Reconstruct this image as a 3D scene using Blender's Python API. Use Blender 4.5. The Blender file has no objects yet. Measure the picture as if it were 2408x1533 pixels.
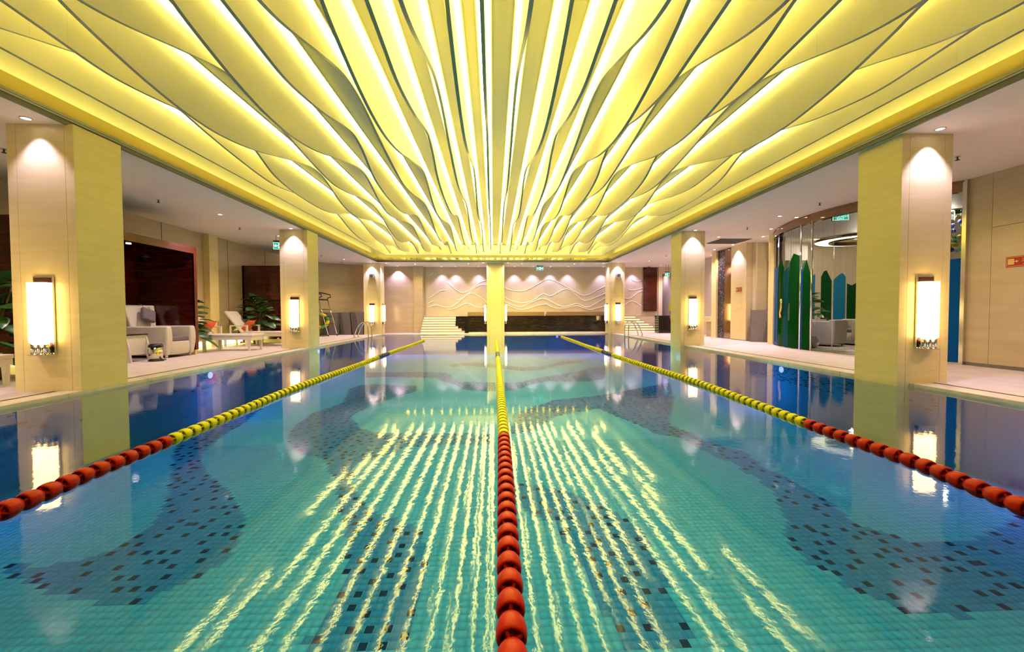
import bpy, math, random
import numpy as np
from mathutils import Vector, Matrix

random.seed(7)
scene = bpy.context.scene
col = scene.collection

# ------------------------------------------------------------------ camera
cam_d = bpy.data.cameras.new('camera')
cam_d.sensor_width = 36.0
cam_d.lens = 1000.0 / 2408.0 * 36.0
cam_d.clip_start = 0.02
cam = bpy.data.objects.new('camera', cam_d)
col.objects.link(cam)
cam.matrix_world = Matrix((
    (0.999027396981016, 0.004995923467341673, -0.043809825724878126, 0.0),
    (-0.04393839213502302, 0.029458694726890434, -0.9985998212505232, 0.0),
    (-0.0036983479994012335, 0.9995535133516847, 0.029649555955848353, 1.0),
    (0, 0, 0, 1)))
scene.camera = cam

# ------------------------------------------------------------------ world, exposure
w = bpy.data.worlds.new('world')
scene.world = w
w.use_nodes = True
w.node_tree.nodes['Background'].inputs[0].default_value = (0.6, 0.55, 0.5, 1)
w.node_tree.nodes['Background'].inputs[1].default_value = 0.02
vs = scene.view_settings
vs.view_transform = 'Standard'
vs.look = 'None'
vs.exposure = 0.0
vs.gamma = 1.0
vs.use_curve_mapping = False
cy = scene.cycles
cy.max_bounces = 6
cy.diffuse_bounces = 3
cy.glossy_bounces = 3
cy.use_adaptive_sampling = True
cy.adaptive_threshold = 0.05
cy.transmission_bounces = 6
cy.transparent_max_bounces = 12
cy.sample_clamp_indirect = 20.0
cy.caustics_reflective = False
cy.caustics_refractive = False

# light levels, all in one place
STRIP = 30.0
STRIP_COL = (1.0, 0.83, 0.19)
COVE = 13.0
SHADE = 12.0
SHADE_COL = (1.0, 0.66, 0.27)
SPOT_COL = (1.0, 0.84, 1.7)
AISLE_COL = (1.0, 0.76, 0.57)
FAR_COL = (1.0, 0.77, 0.47)
WASH_COL = (1.0, 0.82, 0.95)
COLUMN_SPOT = 48.0
WALL_SPOT = 48.0
AISLE_SPOT = 195.0
ROOM_FILL = 110.0
STEP_LED = 1.7
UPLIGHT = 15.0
POOL_LAMP = 5.0

# ------------------------------------------------------------------ helpers: materials
def newmat(name):
    m = bpy.data.materials.new(name)
    m.use_nodes = True
    nt = m.node_tree
    return m, nt, nt.nodes['Principled BSDF']

def setp(b, **k):
    names = dict(color='Base Color', rough='Roughness', metal='Metallic', spec='Specular IOR Level',
                 coat='Coat Weight', coat_rough='Coat Roughness', alpha='Alpha', trans='Transmission Weight')
    for a, v in k.items():
        if a == 'color':
            v = (v[0], v[1], v[2], 1)
        b.inputs[names[a]].default_value = v

def plain(name, color, rough=0.5, **k):
    m, nt, b = newmat(name)
    setp(b, color=color, rough=rough, **k)
    return m

def emit(name, color, strength):
    m = bpy.data.materials.new(name)
    m.use_nodes = True
    nt = m.node_tree
    nt.nodes.clear()
    e = nt.nodes.new('ShaderNodeEmission')
    e.inputs[0].default_value = (color[0], color[1], color[2], 1)
    e.inputs[1].default_value = strength
    o = nt.nodes.new('ShaderNodeOutputMaterial')
    nt.links.new(e.outputs[0], o.inputs[0])
    return m

def coords(nt, scale=(1, 1, 1), rot=(0, 0, 0)):
    t = nt.nodes.new('ShaderNodeTexCoord')
    g = nt.nodes.new('ShaderNodeNewGeometry')
    mp = nt.nodes.new('ShaderNodeMapping')
    mp.inputs['Scale'].default_value = scale
    mp.inputs['Rotation'].default_value = rot
    nt.links.new(g.outputs['Position'], mp.inputs['Vector'])
    return mp.outputs['Vector']

def noise(nt, vec, scale, detail=4, rough=0.55):
    n = nt.nodes.new('ShaderNodeTexNoise')
    n.inputs['Scale'].default_value = scale
    n.inputs['Detail'].default_value = detail
    n.inputs['Roughness'].default_value = rough
    nt.links.new(vec, n.inputs['Vector'])
    return n.outputs['Fac']

def ramp(nt, fac, stops):
    r = nt.nodes.new('ShaderNodeValToRGB')
    els = r.color_ramp.elements
    while len(els) < len(stops):
        els.new(0.5)
    for e, (p, c) in zip(els, stops):
        e.position = p
        e.color = (c[0], c[1], c[2], 1)
    nt.links.new(fac, r.inputs[0])
    return r.outputs[0]

def bump(nt, b, h, strength, dist=0.01):
    n = nt.nodes.new('ShaderNodeBump')
    n.inputs['Strength'].default_value = strength
    n.inputs['Distance'].default_value = dist
    nt.links.new(h, n.inputs['Height'])
    nt.links.new(n.outputs[0], b.inputs['Normal'])

def noisy(name, stops, scale, stretch=(1, 1, 1), rough=0.5, bmp=0.0, detail=5, **k):
    m, nt, b = newmat(name)
    v = coords(nt, stretch)
    f = noise(nt, v, scale, detail)
    nt.links.new(ramp(nt, f, stops), b.inputs['Base Color'])
    setp(b, rough=rough, **k)
    if bmp:
        bump(nt, b, f, bmp)
    return m

M = {}
M['marble'] = noisy('beige_marble', [(0.3, (0.83, 0.67, 0.29)), (0.7, (0.90, 0.74, 0.345))], 3.0, (0.5, 0.5, 5.0), 0.32, spec=0.5)
M['wall'] = noisy('beige_wall_stone', [(0.3, (0.54, 0.42, 0.24)), (0.7, (0.62, 0.49, 0.29))], 2.0, (0.5, 0.5, 4.0), 0.22, spec=0.6)
M['farwall'] = noisy('cream_plaster', [(0.3, (0.64, 0.53, 0.36)), (0.7, (0.72, 0.60, 0.42))], 2.5, (1, 1, 1), 0.5)
M['relief'] = plain('pale_relief', (0.95, 0.92, 0.86), 0.4)
M['soffit'] = plain('soffit_paint', (0.88, 0.78, 0.69), 0.6)
M['white'] = plain('white_paint', (0.72, 0.66, 0.62), 0.6)
M['pinkwall'] = plain('pale_pink_wall', (0.62, 0.52, 0.48), 0.5)
M['fin'] = plain('cream_fin', (0.80, 0.75, 0.53), 0.45)
M['finedge'] = plain('grey_green_fin_edge', (0.34, 0.36, 0.26), 0.35)  # darker grey-green than the fin sides, on their bottom faces
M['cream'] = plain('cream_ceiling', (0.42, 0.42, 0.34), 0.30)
M['gold'] = plain('polished_gold_panel', (0.78, 0.66, 0.30), 0.06, metal=1.0)
M['alu'] = plain('brushed_aluminium', (0.42, 0.42, 0.36), 0.4, metal=0.3)
M['darkalu'] = plain('dark_aluminium', (0.16, 0.155, 0.12), 0.5)
M['deck'] = noisy('deck_stone', [(0.3, (0.60, 0.50, 0.44)), (0.7, (0.70, 0.60, 0.53))], 4.0, (1, 1, 1), 0.55, bmp=0.05)
M['coping'] = noisy('coping_stone', [(0.3, (0.64, 0.55, 0.42)), (0.7, (0.76, 0.67, 0.53))], 5.0, (1, 1, 1), 0.45)
M['dark'] = plain('dark_gap', (0.03, 0.028, 0.025), 0.6)
M['chrome'] = plain('chrome', (0.82, 0.80, 0.76), 0.06, metal=1.0)
M['steel'] = plain('polished_steel', (0.74, 0.70, 0.60), 0.12, metal=1.0)
M['bronze'] = plain('bronze_mirror', (0.32, 0.20, 0.12), 0.08, metal=1.0)
M['mirrorbrown'] = plain('dark_mirror', (0.12, 0.06, 0.05), 0.08, metal=0.8)
M['black'] = plain('black_plastic', (0.012, 0.012, 0.014), 0.4)
M['blackgloss'] = plain('black_gloss', (0.012, 0.010, 0.010), 0.12)
M['greyblock'] = noisy('charcoal_panel', [(0.3, (0.10, 0.085, 0.075)), (0.7, (0.13, 0.11, 0.10))], 12, (1, 1, 1), 0.55)
M['greyblock2'] = noisy('pale_charcoal_panel', [(0.3, (0.17, 0.145, 0.13)), (0.7, (0.20, 0.175, 0.155))], 12, (1, 1, 1), 0.55)
M['vent'] = plain('vent_dark', (0.09, 0.075, 0.06), 0.6)
M['greyfab'] = noisy('grey_fabric', [(0.3, (0.16, 0.13, 0.15)), (0.7, (0.22, 0.18, 0.21))], 40, (1, 1, 1), 0.9, bmp=0.1)
M['orange'] = noisy('orange_fabric', [(0.3, (0.62, 0.10, 0.02)), (0.7, (0.75, 0.14, 0.03))], 40, (1, 1, 1), 0.85, bmp=0.1)
M['whiteframe'] = plain('white_lounger_frame', (0.74, 0.68, 0.58), 0.4)
M['sling'] = plain('white_mesh_sling', (0.70, 0.63, 0.52), 0.7)
M['floatred'] = plain('red_float', (0.26, 0.006, 0.001), 0.35, spec=0.1)
M['floatyellow'] = plain('yellow_float', (0.42, 0.40, 0.003), 0.35, spec=0.15)
M['floatblue'] = plain('blue_float', (0.02, 0.02, 0.16), 0.35)
M['cable'] = plain('steel_cable', (0.4, 0.38, 0.35), 0.4, metal=0.8)
M['leaf'] = noisy('green_leaf', [(0.3, (0.02, 0.075, 0.012)), (0.7, (0.05, 0.15, 0.025))], 9, (1, 1, 1), 0.35, spec=0.5)
M['stem'] = plain('plant_stem', (0.08, 0.07, 0.03), 0.7)
M['pot'] = plain('dark_pot', (0.06, 0.05, 0.04), 0.4)
M['buoygreen'] = plain('green_buoy', (0.06, 0.36, 0.03), 0.5)
M['buoyyellow'] = plain('yellow_buoy', (0.85, 0.66, 0.03), 0.5)
M['signred'] = plain('red_sign', (0.42, 0.02, 0.015), 0.4)
M['signgold'] = plain('gold_lettering', (0.75, 0.52, 0.16), 0.4)
M['signgreen'] = emit('lit_green_sign', (0.05, 0.55, 0.36), 0.9)
M['signtext'] = emit('lit_white_lettering', (0.75, 1.0, 0.88), 1.6)
M['yellowcloth'] = plain('yellow_cloth', (0.80, 0.66, 0.02), 0.8)
M['blackcloth'] = plain('black_cloth', (0.015, 0.015, 0.018), 0.9)
M['skin'] = plain('skin', (0.45, 0.27, 0.18), 0.55)
M['hair'] = plain('dark_hair', (0.015, 0.010, 0.008), 0.5)
M['bottle'] = plain('pale_bottle', (0.7, 0.68, 0.8), 0.1, trans=0.6)
M['strip'] = emit('ceiling_light_strip', STRIP_COL, STRIP)
M['cove'] = emit('cove_light_strip', STRIP_COL, COVE * 1.6)
M['cove_end'] = emit('end_cove_light_strip', STRIP_COL, COVE * 0.7)
M['shade'] = emit('lit_lamp_shade', SHADE_COL, SHADE)
M['down'] = emit('downlight_lens', (1.0, 0.93, 1.0), 9.0)
M['steplight'] = emit('step_light', (1.0, 0.82, 0.42), STEP_LED)
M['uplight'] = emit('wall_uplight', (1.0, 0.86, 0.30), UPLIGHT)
M['ring'] = emit('ring_light', (1.0, 0.86, 0.55), 4.0)
M['poollens'] = emit('pool_lamp_lens', (0.16, 0.22, 1.0), POOL_LAMP)

for k_ in ('down', 'signgreen', 'signtext', 'poollens'):   # too small to light the room: skip them when picking lights
    M[k_].cycles.emission_sampling = 'NONE'

def mk_wicker():
    m, nt, b = newmat('white_wicker')
    v = coords(nt)
    wv = nt.nodes.new('ShaderNodeTexWave')
    wv.bands_direction = 'Z'
    wv.inputs['Scale'].default_value = 28
    wv.inputs['Distortion'].default_value = 1.2
    wv.inputs['Detail Scale'].default_value = 6
    nt.links.new(v, wv.inputs['Vector'])
    nt.links.new(ramp(nt, wv.outputs['Fac'], [(0.0, (0.60, 0.54, 0.48)), (0.6, (0.74, 0.68, 0.62))]), b.inputs['Base Color'])
    bump(nt, b, wv.outputs['Fac'], 0.3, 0.01)
    setp(b, rough=0.6)
    return m
M['wicker'] = mk_wicker()

def mk_lacquer():
    m, nt, b = newmat('dark_red_lacquer_wood')
    v = coords(nt, (0.7, 0.7, 9.0))
    f = noise(nt, v, 1.6, 8, 0.7)
    nt.links.new(ramp(nt, f, [(0.30, (0.028, 0.003, 0.002)), (0.55, (0.065, 0.006, 0.003)), (0.78, (0.13, 0.014, 0.006))]), b.inputs['Base Color'])
    setp(b, rough=0.12, coat=0.4, coat_rough=0.05)
    return m
M['lacquer'] = mk_lacquer()
M['lacquer_edge'] = noisy('red_lacquer_frame', [(0.3, (0.10, 0.014, 0.008)), (0.7, (0.17, 0.028, 0.014))], 2.0, (0.7, 0.7, 6), 0.18)

def mk_blackmarble():
    m, nt, b = newmat('black_streaked_marble')
    v = coords(nt, (1.4, 1.4, 30.0))
    f = noise(nt, v, 2.2, 6, 0.7)
    nt.links.new(ramp(nt, f, [(0.54, (0.012, 0.008, 0.006)), (0.64, (0.06, 0.042, 0.026)), (0.74, (0.34, 0.28, 0.20))]), b.inputs['Base Color'])
    setp(b, rough=0.10, spec=0.6)
    return m
M['blackmarble'] = mk_blackmarble()

def mk_mosaic():
    m, nt, b = newmat('dark_mosaic')
    v = coords(nt)
    br = nt.nodes.new('ShaderNodeTexVoronoi')
    br.inputs['Scale'].default_value = 26
    nt.links.new(v, br.inputs['Vector'])
    nt.links.new(ramp(nt, br.outputs['Color'], [(0.3, (0.02, 0.015, 0.02)), (0.75, (0.06, 0.045, 0.06)), (0.95, (0.35, 0.30, 0.36))]), b.inputs['Base Color'])
    setp(b, rough=0.15)
    return m
M['mosaic'] = mk_mosaic()

def mk_carpet():
    m, nt, b = newmat('striped_carpet')
    v = coords(nt, (1.0, 7.0, 1.0))
    f = noise(nt, v, 1.4, 2)
    nt.links.new(ramp(nt, f, [(0.38, (0.16, 0.12, 0.09)), (0.5, (0.55, 0.48, 0.42)), (0.62, (0.68, 0.62, 0.56))]), b.inputs['Base Color'])
    setp(b, rough=0.7)
    return m
M['carpet'] = mk_carpet()

def mk_tile(name, c0, c1):
    m, nt, b = newmat(name)
    g = nt.nodes.new('ShaderNodeNewGeometry')
    nt.links.new(ramp(nt, g.outputs['Random Per Island'], [(0.0, c0), (1.0, c1)]), b.inputs['Base Color'])
    setp(b, rough=0.6, spec=0.0)
    return m
AQUA0, AQUA1 = (0.025, 0.212, 0.74), (0.029, 0.228, 0.80)
M['aqua'] = mk_tile('aqua_mosaic_tile', AQUA0, AQUA1)
M['midblue'] = mk_tile('mid_blue_mosaic_tile', (0.010, 0.118, 0.58), (0.013, 0.132, 0.64))
M['navy'] = mk_tile('navy_mosaic_tile', (0.002, 0.012, 0.09), (0.003, 0.016, 0.12))

TX, TY = 0.056, 0.066
def mk_poolfloor():
    m, nt, b = newmat('aqua_mosaic_with_joints')
    v = coords(nt, (1 / TX, 1 / TY, 1 / TX))
    sx = nt.nodes.new('ShaderNodeSeparateXYZ')
    nt.links.new(v, sx.inputs[0])
    outs = []
    for i in range(3):
        fr = nt.nodes.new('ShaderNodeMath'); fr.operation = 'FRACT'
        nt.links.new(sx.outputs[i], fr.inputs[0])
        lt = nt.nodes.new('ShaderNodeMath'); lt.operation = 'LESS_THAN'; lt.inputs[1].default_value = 0.05
        nt.links.new(fr.outputs[0], lt.inputs[0])
        outs.append(lt.outputs[0])
    mx = nt.nodes.new('ShaderNodeMath'); mx.operation = 'MAXIMUM'
    nt.links.new(outs[0], mx.inputs[0]); nt.links.new(outs[1], mx.inputs[1])
    nt.links.new(ramp(nt, mx.outputs[0], [(0.0, (0.027, 0.220, 0.77)), (1.0, (0.026, 0.207, 0.72))]), b.inputs['Base Color'])
    setp(b, rough=0.6, spec=0.0)
    return m
M['poolfloor'] = mk_poolfloor()
M['poolwall'] = mk_poolfloor()
M['grout'] = plain('tile_joint', (0.06, 0.33, 0.55), 0.8)

def mk_water():
    m = bpy.data.materials.new('pool_water')
    m.use_nodes = True
    nt = m.node_tree
    nt.nodes.clear()
    v = coords(nt)
    n1 = noise(nt, v, 13.0, 2, 0.5)
    n2 = noise(nt, v, 60.0, 2, 0.6)
    ad = nt.nodes.new('ShaderNodeMath'); ad.operation = 'MULTIPLY_ADD'
    ad.inputs[1].default_value = 0.22
    nt.links.new(n2, ad.inputs[0]); nt.links.new(n1, ad.inputs[2])
    bp = nt.nodes.new('ShaderNodeBump')
    bp.inputs['Strength'].default_value = 1.0
    bp.inputs['Distance'].default_value = 0.0004
    nt.links.new(ad.outputs[0], bp.inputs['Height'])
    fr = nt.nodes.new('ShaderNodeFresnel')
    fr.inputs['IOR'].default_value = 1.24
    gl = nt.nodes.new('ShaderNodeBsdfGlossy')
    gl.inputs['Roughness'].default_value = 0.035
    gl.inputs['Color'].default_value = (1, 1, 1, 1)
    nt.links.new(bp.outputs[0], gl.inputs['Normal'])
    tr = nt.nodes.new('ShaderNodeBsdfTransparent')
    tr.inputs['Color'].default_value = (0.86, 0.975, 0.985, 1)
    mx = nt.nodes.new('ShaderNodeMixShader')
    nt.links.new(fr.outputs[0], mx.inputs[0])
    nt.links.new(tr.outputs[0], mx.inputs[1])
    nt.links.new(gl.outputs[0], mx.inputs[2])
    o = nt.nodes.new('ShaderNodeOutputMaterial')
    nt.links.new(mx.outputs[0], o.inputs[0])
    return m
M['water'] = mk_water()

def mk_glass(name, tint, refl=0.10, diffuse=None, dfac=0.0):
    m = bpy.data.materials.new(name)
    m.use_nodes = True
    nt = m.node_tree
    nt.nodes.clear()
    tr = nt.nodes.new('ShaderNodeBsdfTransparent')
    tr.inputs['Color'].default_value = (tint[0], tint[1], tint[2], 1)
    gl = nt.nodes.new('ShaderNodeBsdfGlossy')
    gl.inputs['Roughness'].default_value = 0.01
    lw = nt.nodes.new('ShaderNodeLayerWeight')
    lw.inputs['Blend'].default_value = refl
    mx = nt.nodes.new('ShaderNodeMixShader')
    nt.links.new(lw.outputs['Fresnel'], mx.inputs[0])
    src = tr.outputs[0]
    if diffuse:
        df = nt.nodes.new('ShaderNodeBsdfDiffuse')
        df.inputs['Color'].default_value = (diffuse[0], diffuse[1], diffuse[2], 1)
        m2 = nt.nodes.new('ShaderNodeMixShader')
        m2.inputs[0].default_value = dfac
        nt.links.new(src, m2.inputs[1]); nt.links.new(df.outputs[0], m2.inputs[2])
        src = m2.outputs[0]
    nt.links.new(src, mx.inputs[1]); nt.links.new(gl.outputs[0], mx.inputs[2])
    o = nt.nodes.new('ShaderNodeOutputMaterial')
    nt.links.new(mx.outputs[0], o.inputs[0])
    return m
M['glass'] = mk_glass('clear_glass', (0.92, 0.94, 0.92), 0.05)
M['filmblue'] = mk_glass('blue_glass_film', (0.05, 0.16, 0.42), 0.05, (0.008, 0.12, 0.42), 0.75)
M['filmteal'] = mk_glass('teal_glass_film', (0.04, 0.20, 0.26), 0.05, (0.006, 0.10, 0.13), 0.75)
M['filmgreen'] = mk_glass('dark_green_glass_film', (0.03, 0.16, 0.06), 0.05, (0.005, 0.075, 0.012), 0.75)
M['filmlime'] = mk_glass('lime_glass_film', (0.10, 0.40, 0.03), 0.05, (0.06, 0.30, 0.01), 0.75)
M['greenglass'] = mk_glass('green_grey_glass', (0.3, 0.45, 0.33), 0.12, (0.10, 0.17, 0.11), 0.8)
M['bladeblue'] = plain('blue_panel', (0.02, 0.24, 0.46), 0.25)
M['bladegreen'] = plain('green_panel', (0.006, 0.075, 0.015), 0.25)
for nm, c in (('bead_blue', (0.05, 0.08, 0.7)), ('bead_yellow', (0.9, 0.7, 0.05)), ('bead_green', (0.05, 0.55, 0.2)), ('bead_clear', (0.9, 0.85, 0.75))):
    M[nm] = plain(nm, c, 0.1, spec=0.8)

# ------------------------------------------------------------------ helpers: meshes
class MB:
    def __init__(s):
        s.v = []; s.f = []; s.m = []; s.cur = 0; s.smooth = []; s.sm = False
    def add(s, vs, fs):
        o = len(s.v)
        s.v += [tuple(p) for p in vs]
        for f in fs:
            s.f.append(tuple(i + o for i in f)); s.m.append(s.cur); s.smooth.append(s.sm)
        return s
    def box(s, x0, x1, y0, y1, z0, z1):
        return s.add([(x0, y0, z0), (x1, y0, z0), (x1, y1, z0), (x0, y1, z0), (x0, y0, z1), (x1, y0, z1), (x1, y1, z1), (x0, y1, z1)],
                     [(0, 3, 2, 1), (4, 5, 6, 7), (0, 1, 5, 4), (1, 2, 6, 5), (2, 3, 7, 6), (3, 0, 4, 7)])
    def hexa(s, lo, hi):   # two quads (bottom, top), each 4 points counter-clockwise from above
        return s.add(list(lo) + list(hi), [(0, 3, 2, 1), (4, 5, 6, 7), (0, 1, 5, 4), (1, 2, 6, 5), (2, 3, 7, 6), (3, 0, 4, 7)])
    def cyl(s, p0, p1, r0, r1=None, n=16, caps=True):
        r1 = r0 if r1 is None else r1
        p0 = Vector(p0); p1 = Vector(p1)
        d = (p1 - p0).normalized()
        a = d.orthogonal().normalized(); b = d.cross(a)
        vs = []
        for p, r in ((p0, r0), (p1, r1)):
            for i in range(n):
                t = 2 * math.pi * i / n
                vs.append(p + r * (math.cos(t) * a + math.sin(t) * b))
        old = s.sm
        s.sm = True
        s.add(vs, [(i, (i + 1) % n, n + (i + 1) % n, n + i) for i in range(n)])
        s.sm = False
        if caps:
            o = len(s.v) - 2 * n
            s.f.append(tuple(o + i for i in reversed(range(n)))); s.m.append(s.cur); s.smooth.append(False)
            s.f.append(tuple(o + n + i for i in range(n))); s.m.append(s.cur); s.smooth.append(False)
        s.sm = old
        return s
    def tube(s, pts, r, n=10, closed=False):
        P = [Vector(p) for p in pts]
        k = len(P)
        tang = []
        for i in range(k):
            a = P[(i - 1) % k] if (closed or i > 0) else P[i]
            b = P[(i + 1) % k] if (closed or i < k - 1) else P[i]
            tang.append((b - a).normalized())
        nrm = tang[0].orthogonal().normalized()
        vs = []
        for i in range(k):
            nrm = (nrm - tang[i] * nrm.dot(tang[i]))
            if nrm.length < 1e-6:
                nrm = tang[i].orthogonal()
            nrm.normalize()
            b = tang[i].cross(nrm)
            for j in range(n):
                t = 2 * math.pi * j / n
                vs.append(P[i] + r * (math.cos(t) * nrm + math.sin(t) * b))
        fs = []
        for i in range(k if closed else k - 1):
            for j in range(n):
                i2 = (i + 1) % k
                fs.append((i * n + j, i * n + (j + 1) % n, i2 * n + (j + 1) % n, i2 * n + j))
        old = s.sm; s.sm = True
        s.add(vs, fs)
        s.sm = False
        if not closed:
            o = len(s.v) - k * n
            s.f.append(tuple(o + j for j in reversed(range(n)))); s.m.append(s.cur); s.smooth.append(False)
            s.f.append(tuple(o + (k - 1) * n + j for j in range(n))); s.m.append(s.cur); s.smooth.append(False)
        s.sm = old
        return s
    def lathe(s, prof, n=20, axis='Z', org=(0, 0, 0)):   # prof: (axial, radius)
        vs = []
        for h, r in prof:
            for j in range(n):
                t = 2 * math.pi * j / n
                a, b = r * math.cos(t), r * math.sin(t)
                p = (a, b, h) if axis == 'Z' else ((b, h, a) if axis == 'Y' else (h, a, b))
                vs.append((p[0] + org[0], p[1] + org[1], p[2] + org[2]))
        fs = []
        for i in range(len(prof) - 1):
            for j in range(n):
                fs.append((i * n + j, i * n + (j + 1) % n, (i + 1) * n + (j + 1) % n, (i + 1) * n + j))
        old = s.sm; s.sm = True
        s.add(vs, fs)
        s.sm = old
        return s
    def prism(s, poly, a0, a1, plane='XY'):   # polygon extruded along the remaining axis
        n = len(poly)
        def P(u, v, a):
            return (u, v, a) if plane == 'XY' else ((u, a, v) if plane == 'XZ' else (a, u, v))
        vs = [P(u, v, a0) for u, v in poly] + [P(u, v, a1) for u, v in poly]
        fs = [tuple(reversed(range(n))), tuple(range(n, 2 * n))]
        fs += [(i, (i + 1) % n, n + (i + 1) % n, n + i) for i in range(n)]
        return s.add(vs, fs)

def mesh_of(name, mb, mats):
    me = bpy.data.meshes.new(name)
    me.from_pydata(mb.v, [], mb.f)
    for mt in (mats if isinstance(mats, (list, tuple)) else [mats]):
        me.materials.append(M[mt] if isinstance(mt, str) else mt)
    if mb.f:
        me.polygons.foreach_set('material_index', mb.m)
        me.polygons.foreach_set('use_smooth', mb.smooth)
    import bmesh
    bm = bmesh.new(); bm.from_mesh(me)
    bmesh.ops.recalc_face_normals(bm, faces=bm.faces)
    bm.to_mesh(me); bm.free()
    me.update()
    return me

def obj(name, mb, mats, parent=None, loc=None, rot=None, bevel=0.0, segs=2):
    me = mb if isinstance(mb, bpy.types.Mesh) else mesh_of(name, mb, mats)
    o = bpy.data.objects.new(name, me)
    col.objects.link(o)
    if parent is not None:
        o.parent = parent
    if loc is not None:
        o.location = loc
    if rot is not None:
        o.rotation_euler = rot
    if bevel:
        b = o.modifiers.new('bevel', 'BEVEL')
        b.width = bevel; b.segments = segs; b.limit_method = 'ANGLE'
        b.harden_normals = False
    return o

def tag(o, label, cat, group=None, kind=None):
    if label: o['label'] = label
    if cat: o['category'] = cat
    if group: o['group'] = group
    if kind: o['kind'] = kind
    return o

def thing(name, label, cat, loc=(0, 0, 0), rz=0.0, group=None):
    o = bpy.data.objects.new(name, None)
    o.empty_display_size = 0.1
    col.objects.link(o)
    o.location = loc
    o.rotation_euler = (0, 0, rz)
    return tag(o, label, cat, group)

def struct(name, mb, mats, label=None, **k):
    o = obj(name, mb, mats, **k)
    o['kind'] = 'structure'
    if label: o['label'] = label
    return o

def copy_tree(o, parent=None):
    c = o.copy()
    col.objects.link(c)
    c.parent = parent
    for ch in list(o.children):
        copy_tree(ch, c)
    return c

def light(name, kind, loc, energy, color, parent=None, size=0.05, spot=None, blend=0.3, target=None):
    d = bpy.data.lights.new(name, kind)
    d.energy = energy
    d.color = color
    if kind == 'SPOT':
        d.spot_size = math.radians(spot); d.spot_blend = blend
    d.shadow_soft_size = size
    o = bpy.data.objects.new(name, d)
    col.objects.link(o)
    if parent is not None:
        o.parent = parent
    o.location = loc
    if target is not None:
        o.rotation_euler = (Vector(target) - Vector(loc)).to_track_quat('-Z', 'Y').to_euler()
    return o

def text_mesh(body, size, mat, name, parent=None, loc=(0, 0, 0), rot=(math.pi / 2, 0, 0), align='CENTER', sx=1.0):
    c = bpy.data.curves.new(name, 'FONT')
    c.body = body; c.size = size; c.align_x = align; c.align_y = 'CENTER'; c.extrude = 0.001
    t = bpy.data.objects.new(name, c)
    col.objects.link(t)
    bpy.context.view_layer.update()
    me = bpy.data.meshes.new_from_object(t)
    bpy.data.objects.remove(t)
    me.materials.clear()
    me.materials.append(M[mat])
    o = bpy.data.objects.new(name, me)
    col.objects.link(o)
    o.parent = parent
    o.location = loc; o.rotation_euler = rot; o.scale = (sx, 1, 1)
    return o

# ================================================================== the setting
S = 3.36          # soffit height
D = 0.04          # deck height
ZC = 4.10         # coffer ceiling height
PL, PR, PN, PF = -5.2, 5.6, -0.6, 20.05     # pool edges
CL, CR, CN, CF = -5.25, 5.33, -0.5, 19.6    # coffer edges

# ---- pool basin
FZ = -0.9
pool_floor = struct('floor_pool', MB().box(PL, PR, PN, PF, FZ - 0.1, FZ), 'poolfloor', 'aqua mosaic tiled floor of the swimming pool')
mb = MB()
mb.box(PL - 0.2, PL, PN, PF, FZ, D - 0.01)
pool_wl = struct('wall_pool_left', mb, 'poolwall')
mb = MB(); mb.box(PR, PR + 0.2, PN, PF, FZ, D - 0.01)
pool_wr = struct('wall_pool_right', mb, 'poolwall')
mb = MB(); mb.box(PL - 0.2, PR + 0.2, PF, PF + 0.2, FZ, D - 0.01)
struct('wall_pool_far', mb, 'poolwall')
mb = MB(); mb.box(PL - 0.2, PR + 0.2, PN - 0.2, PN, FZ, D - 0.01)
struct('wall_pool_near', mb, 'poolwall')

water = obj('pool_water', MB().add([(PL, PN, 0), (PR, PN, 0), (PR, PF, 0), (PL, PF, 0)], [(0, 1, 2, 3)]), 'water')
tag(water, 'calm clear turquoise pool water with light reflections', 'water', kind='stuff')

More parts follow.
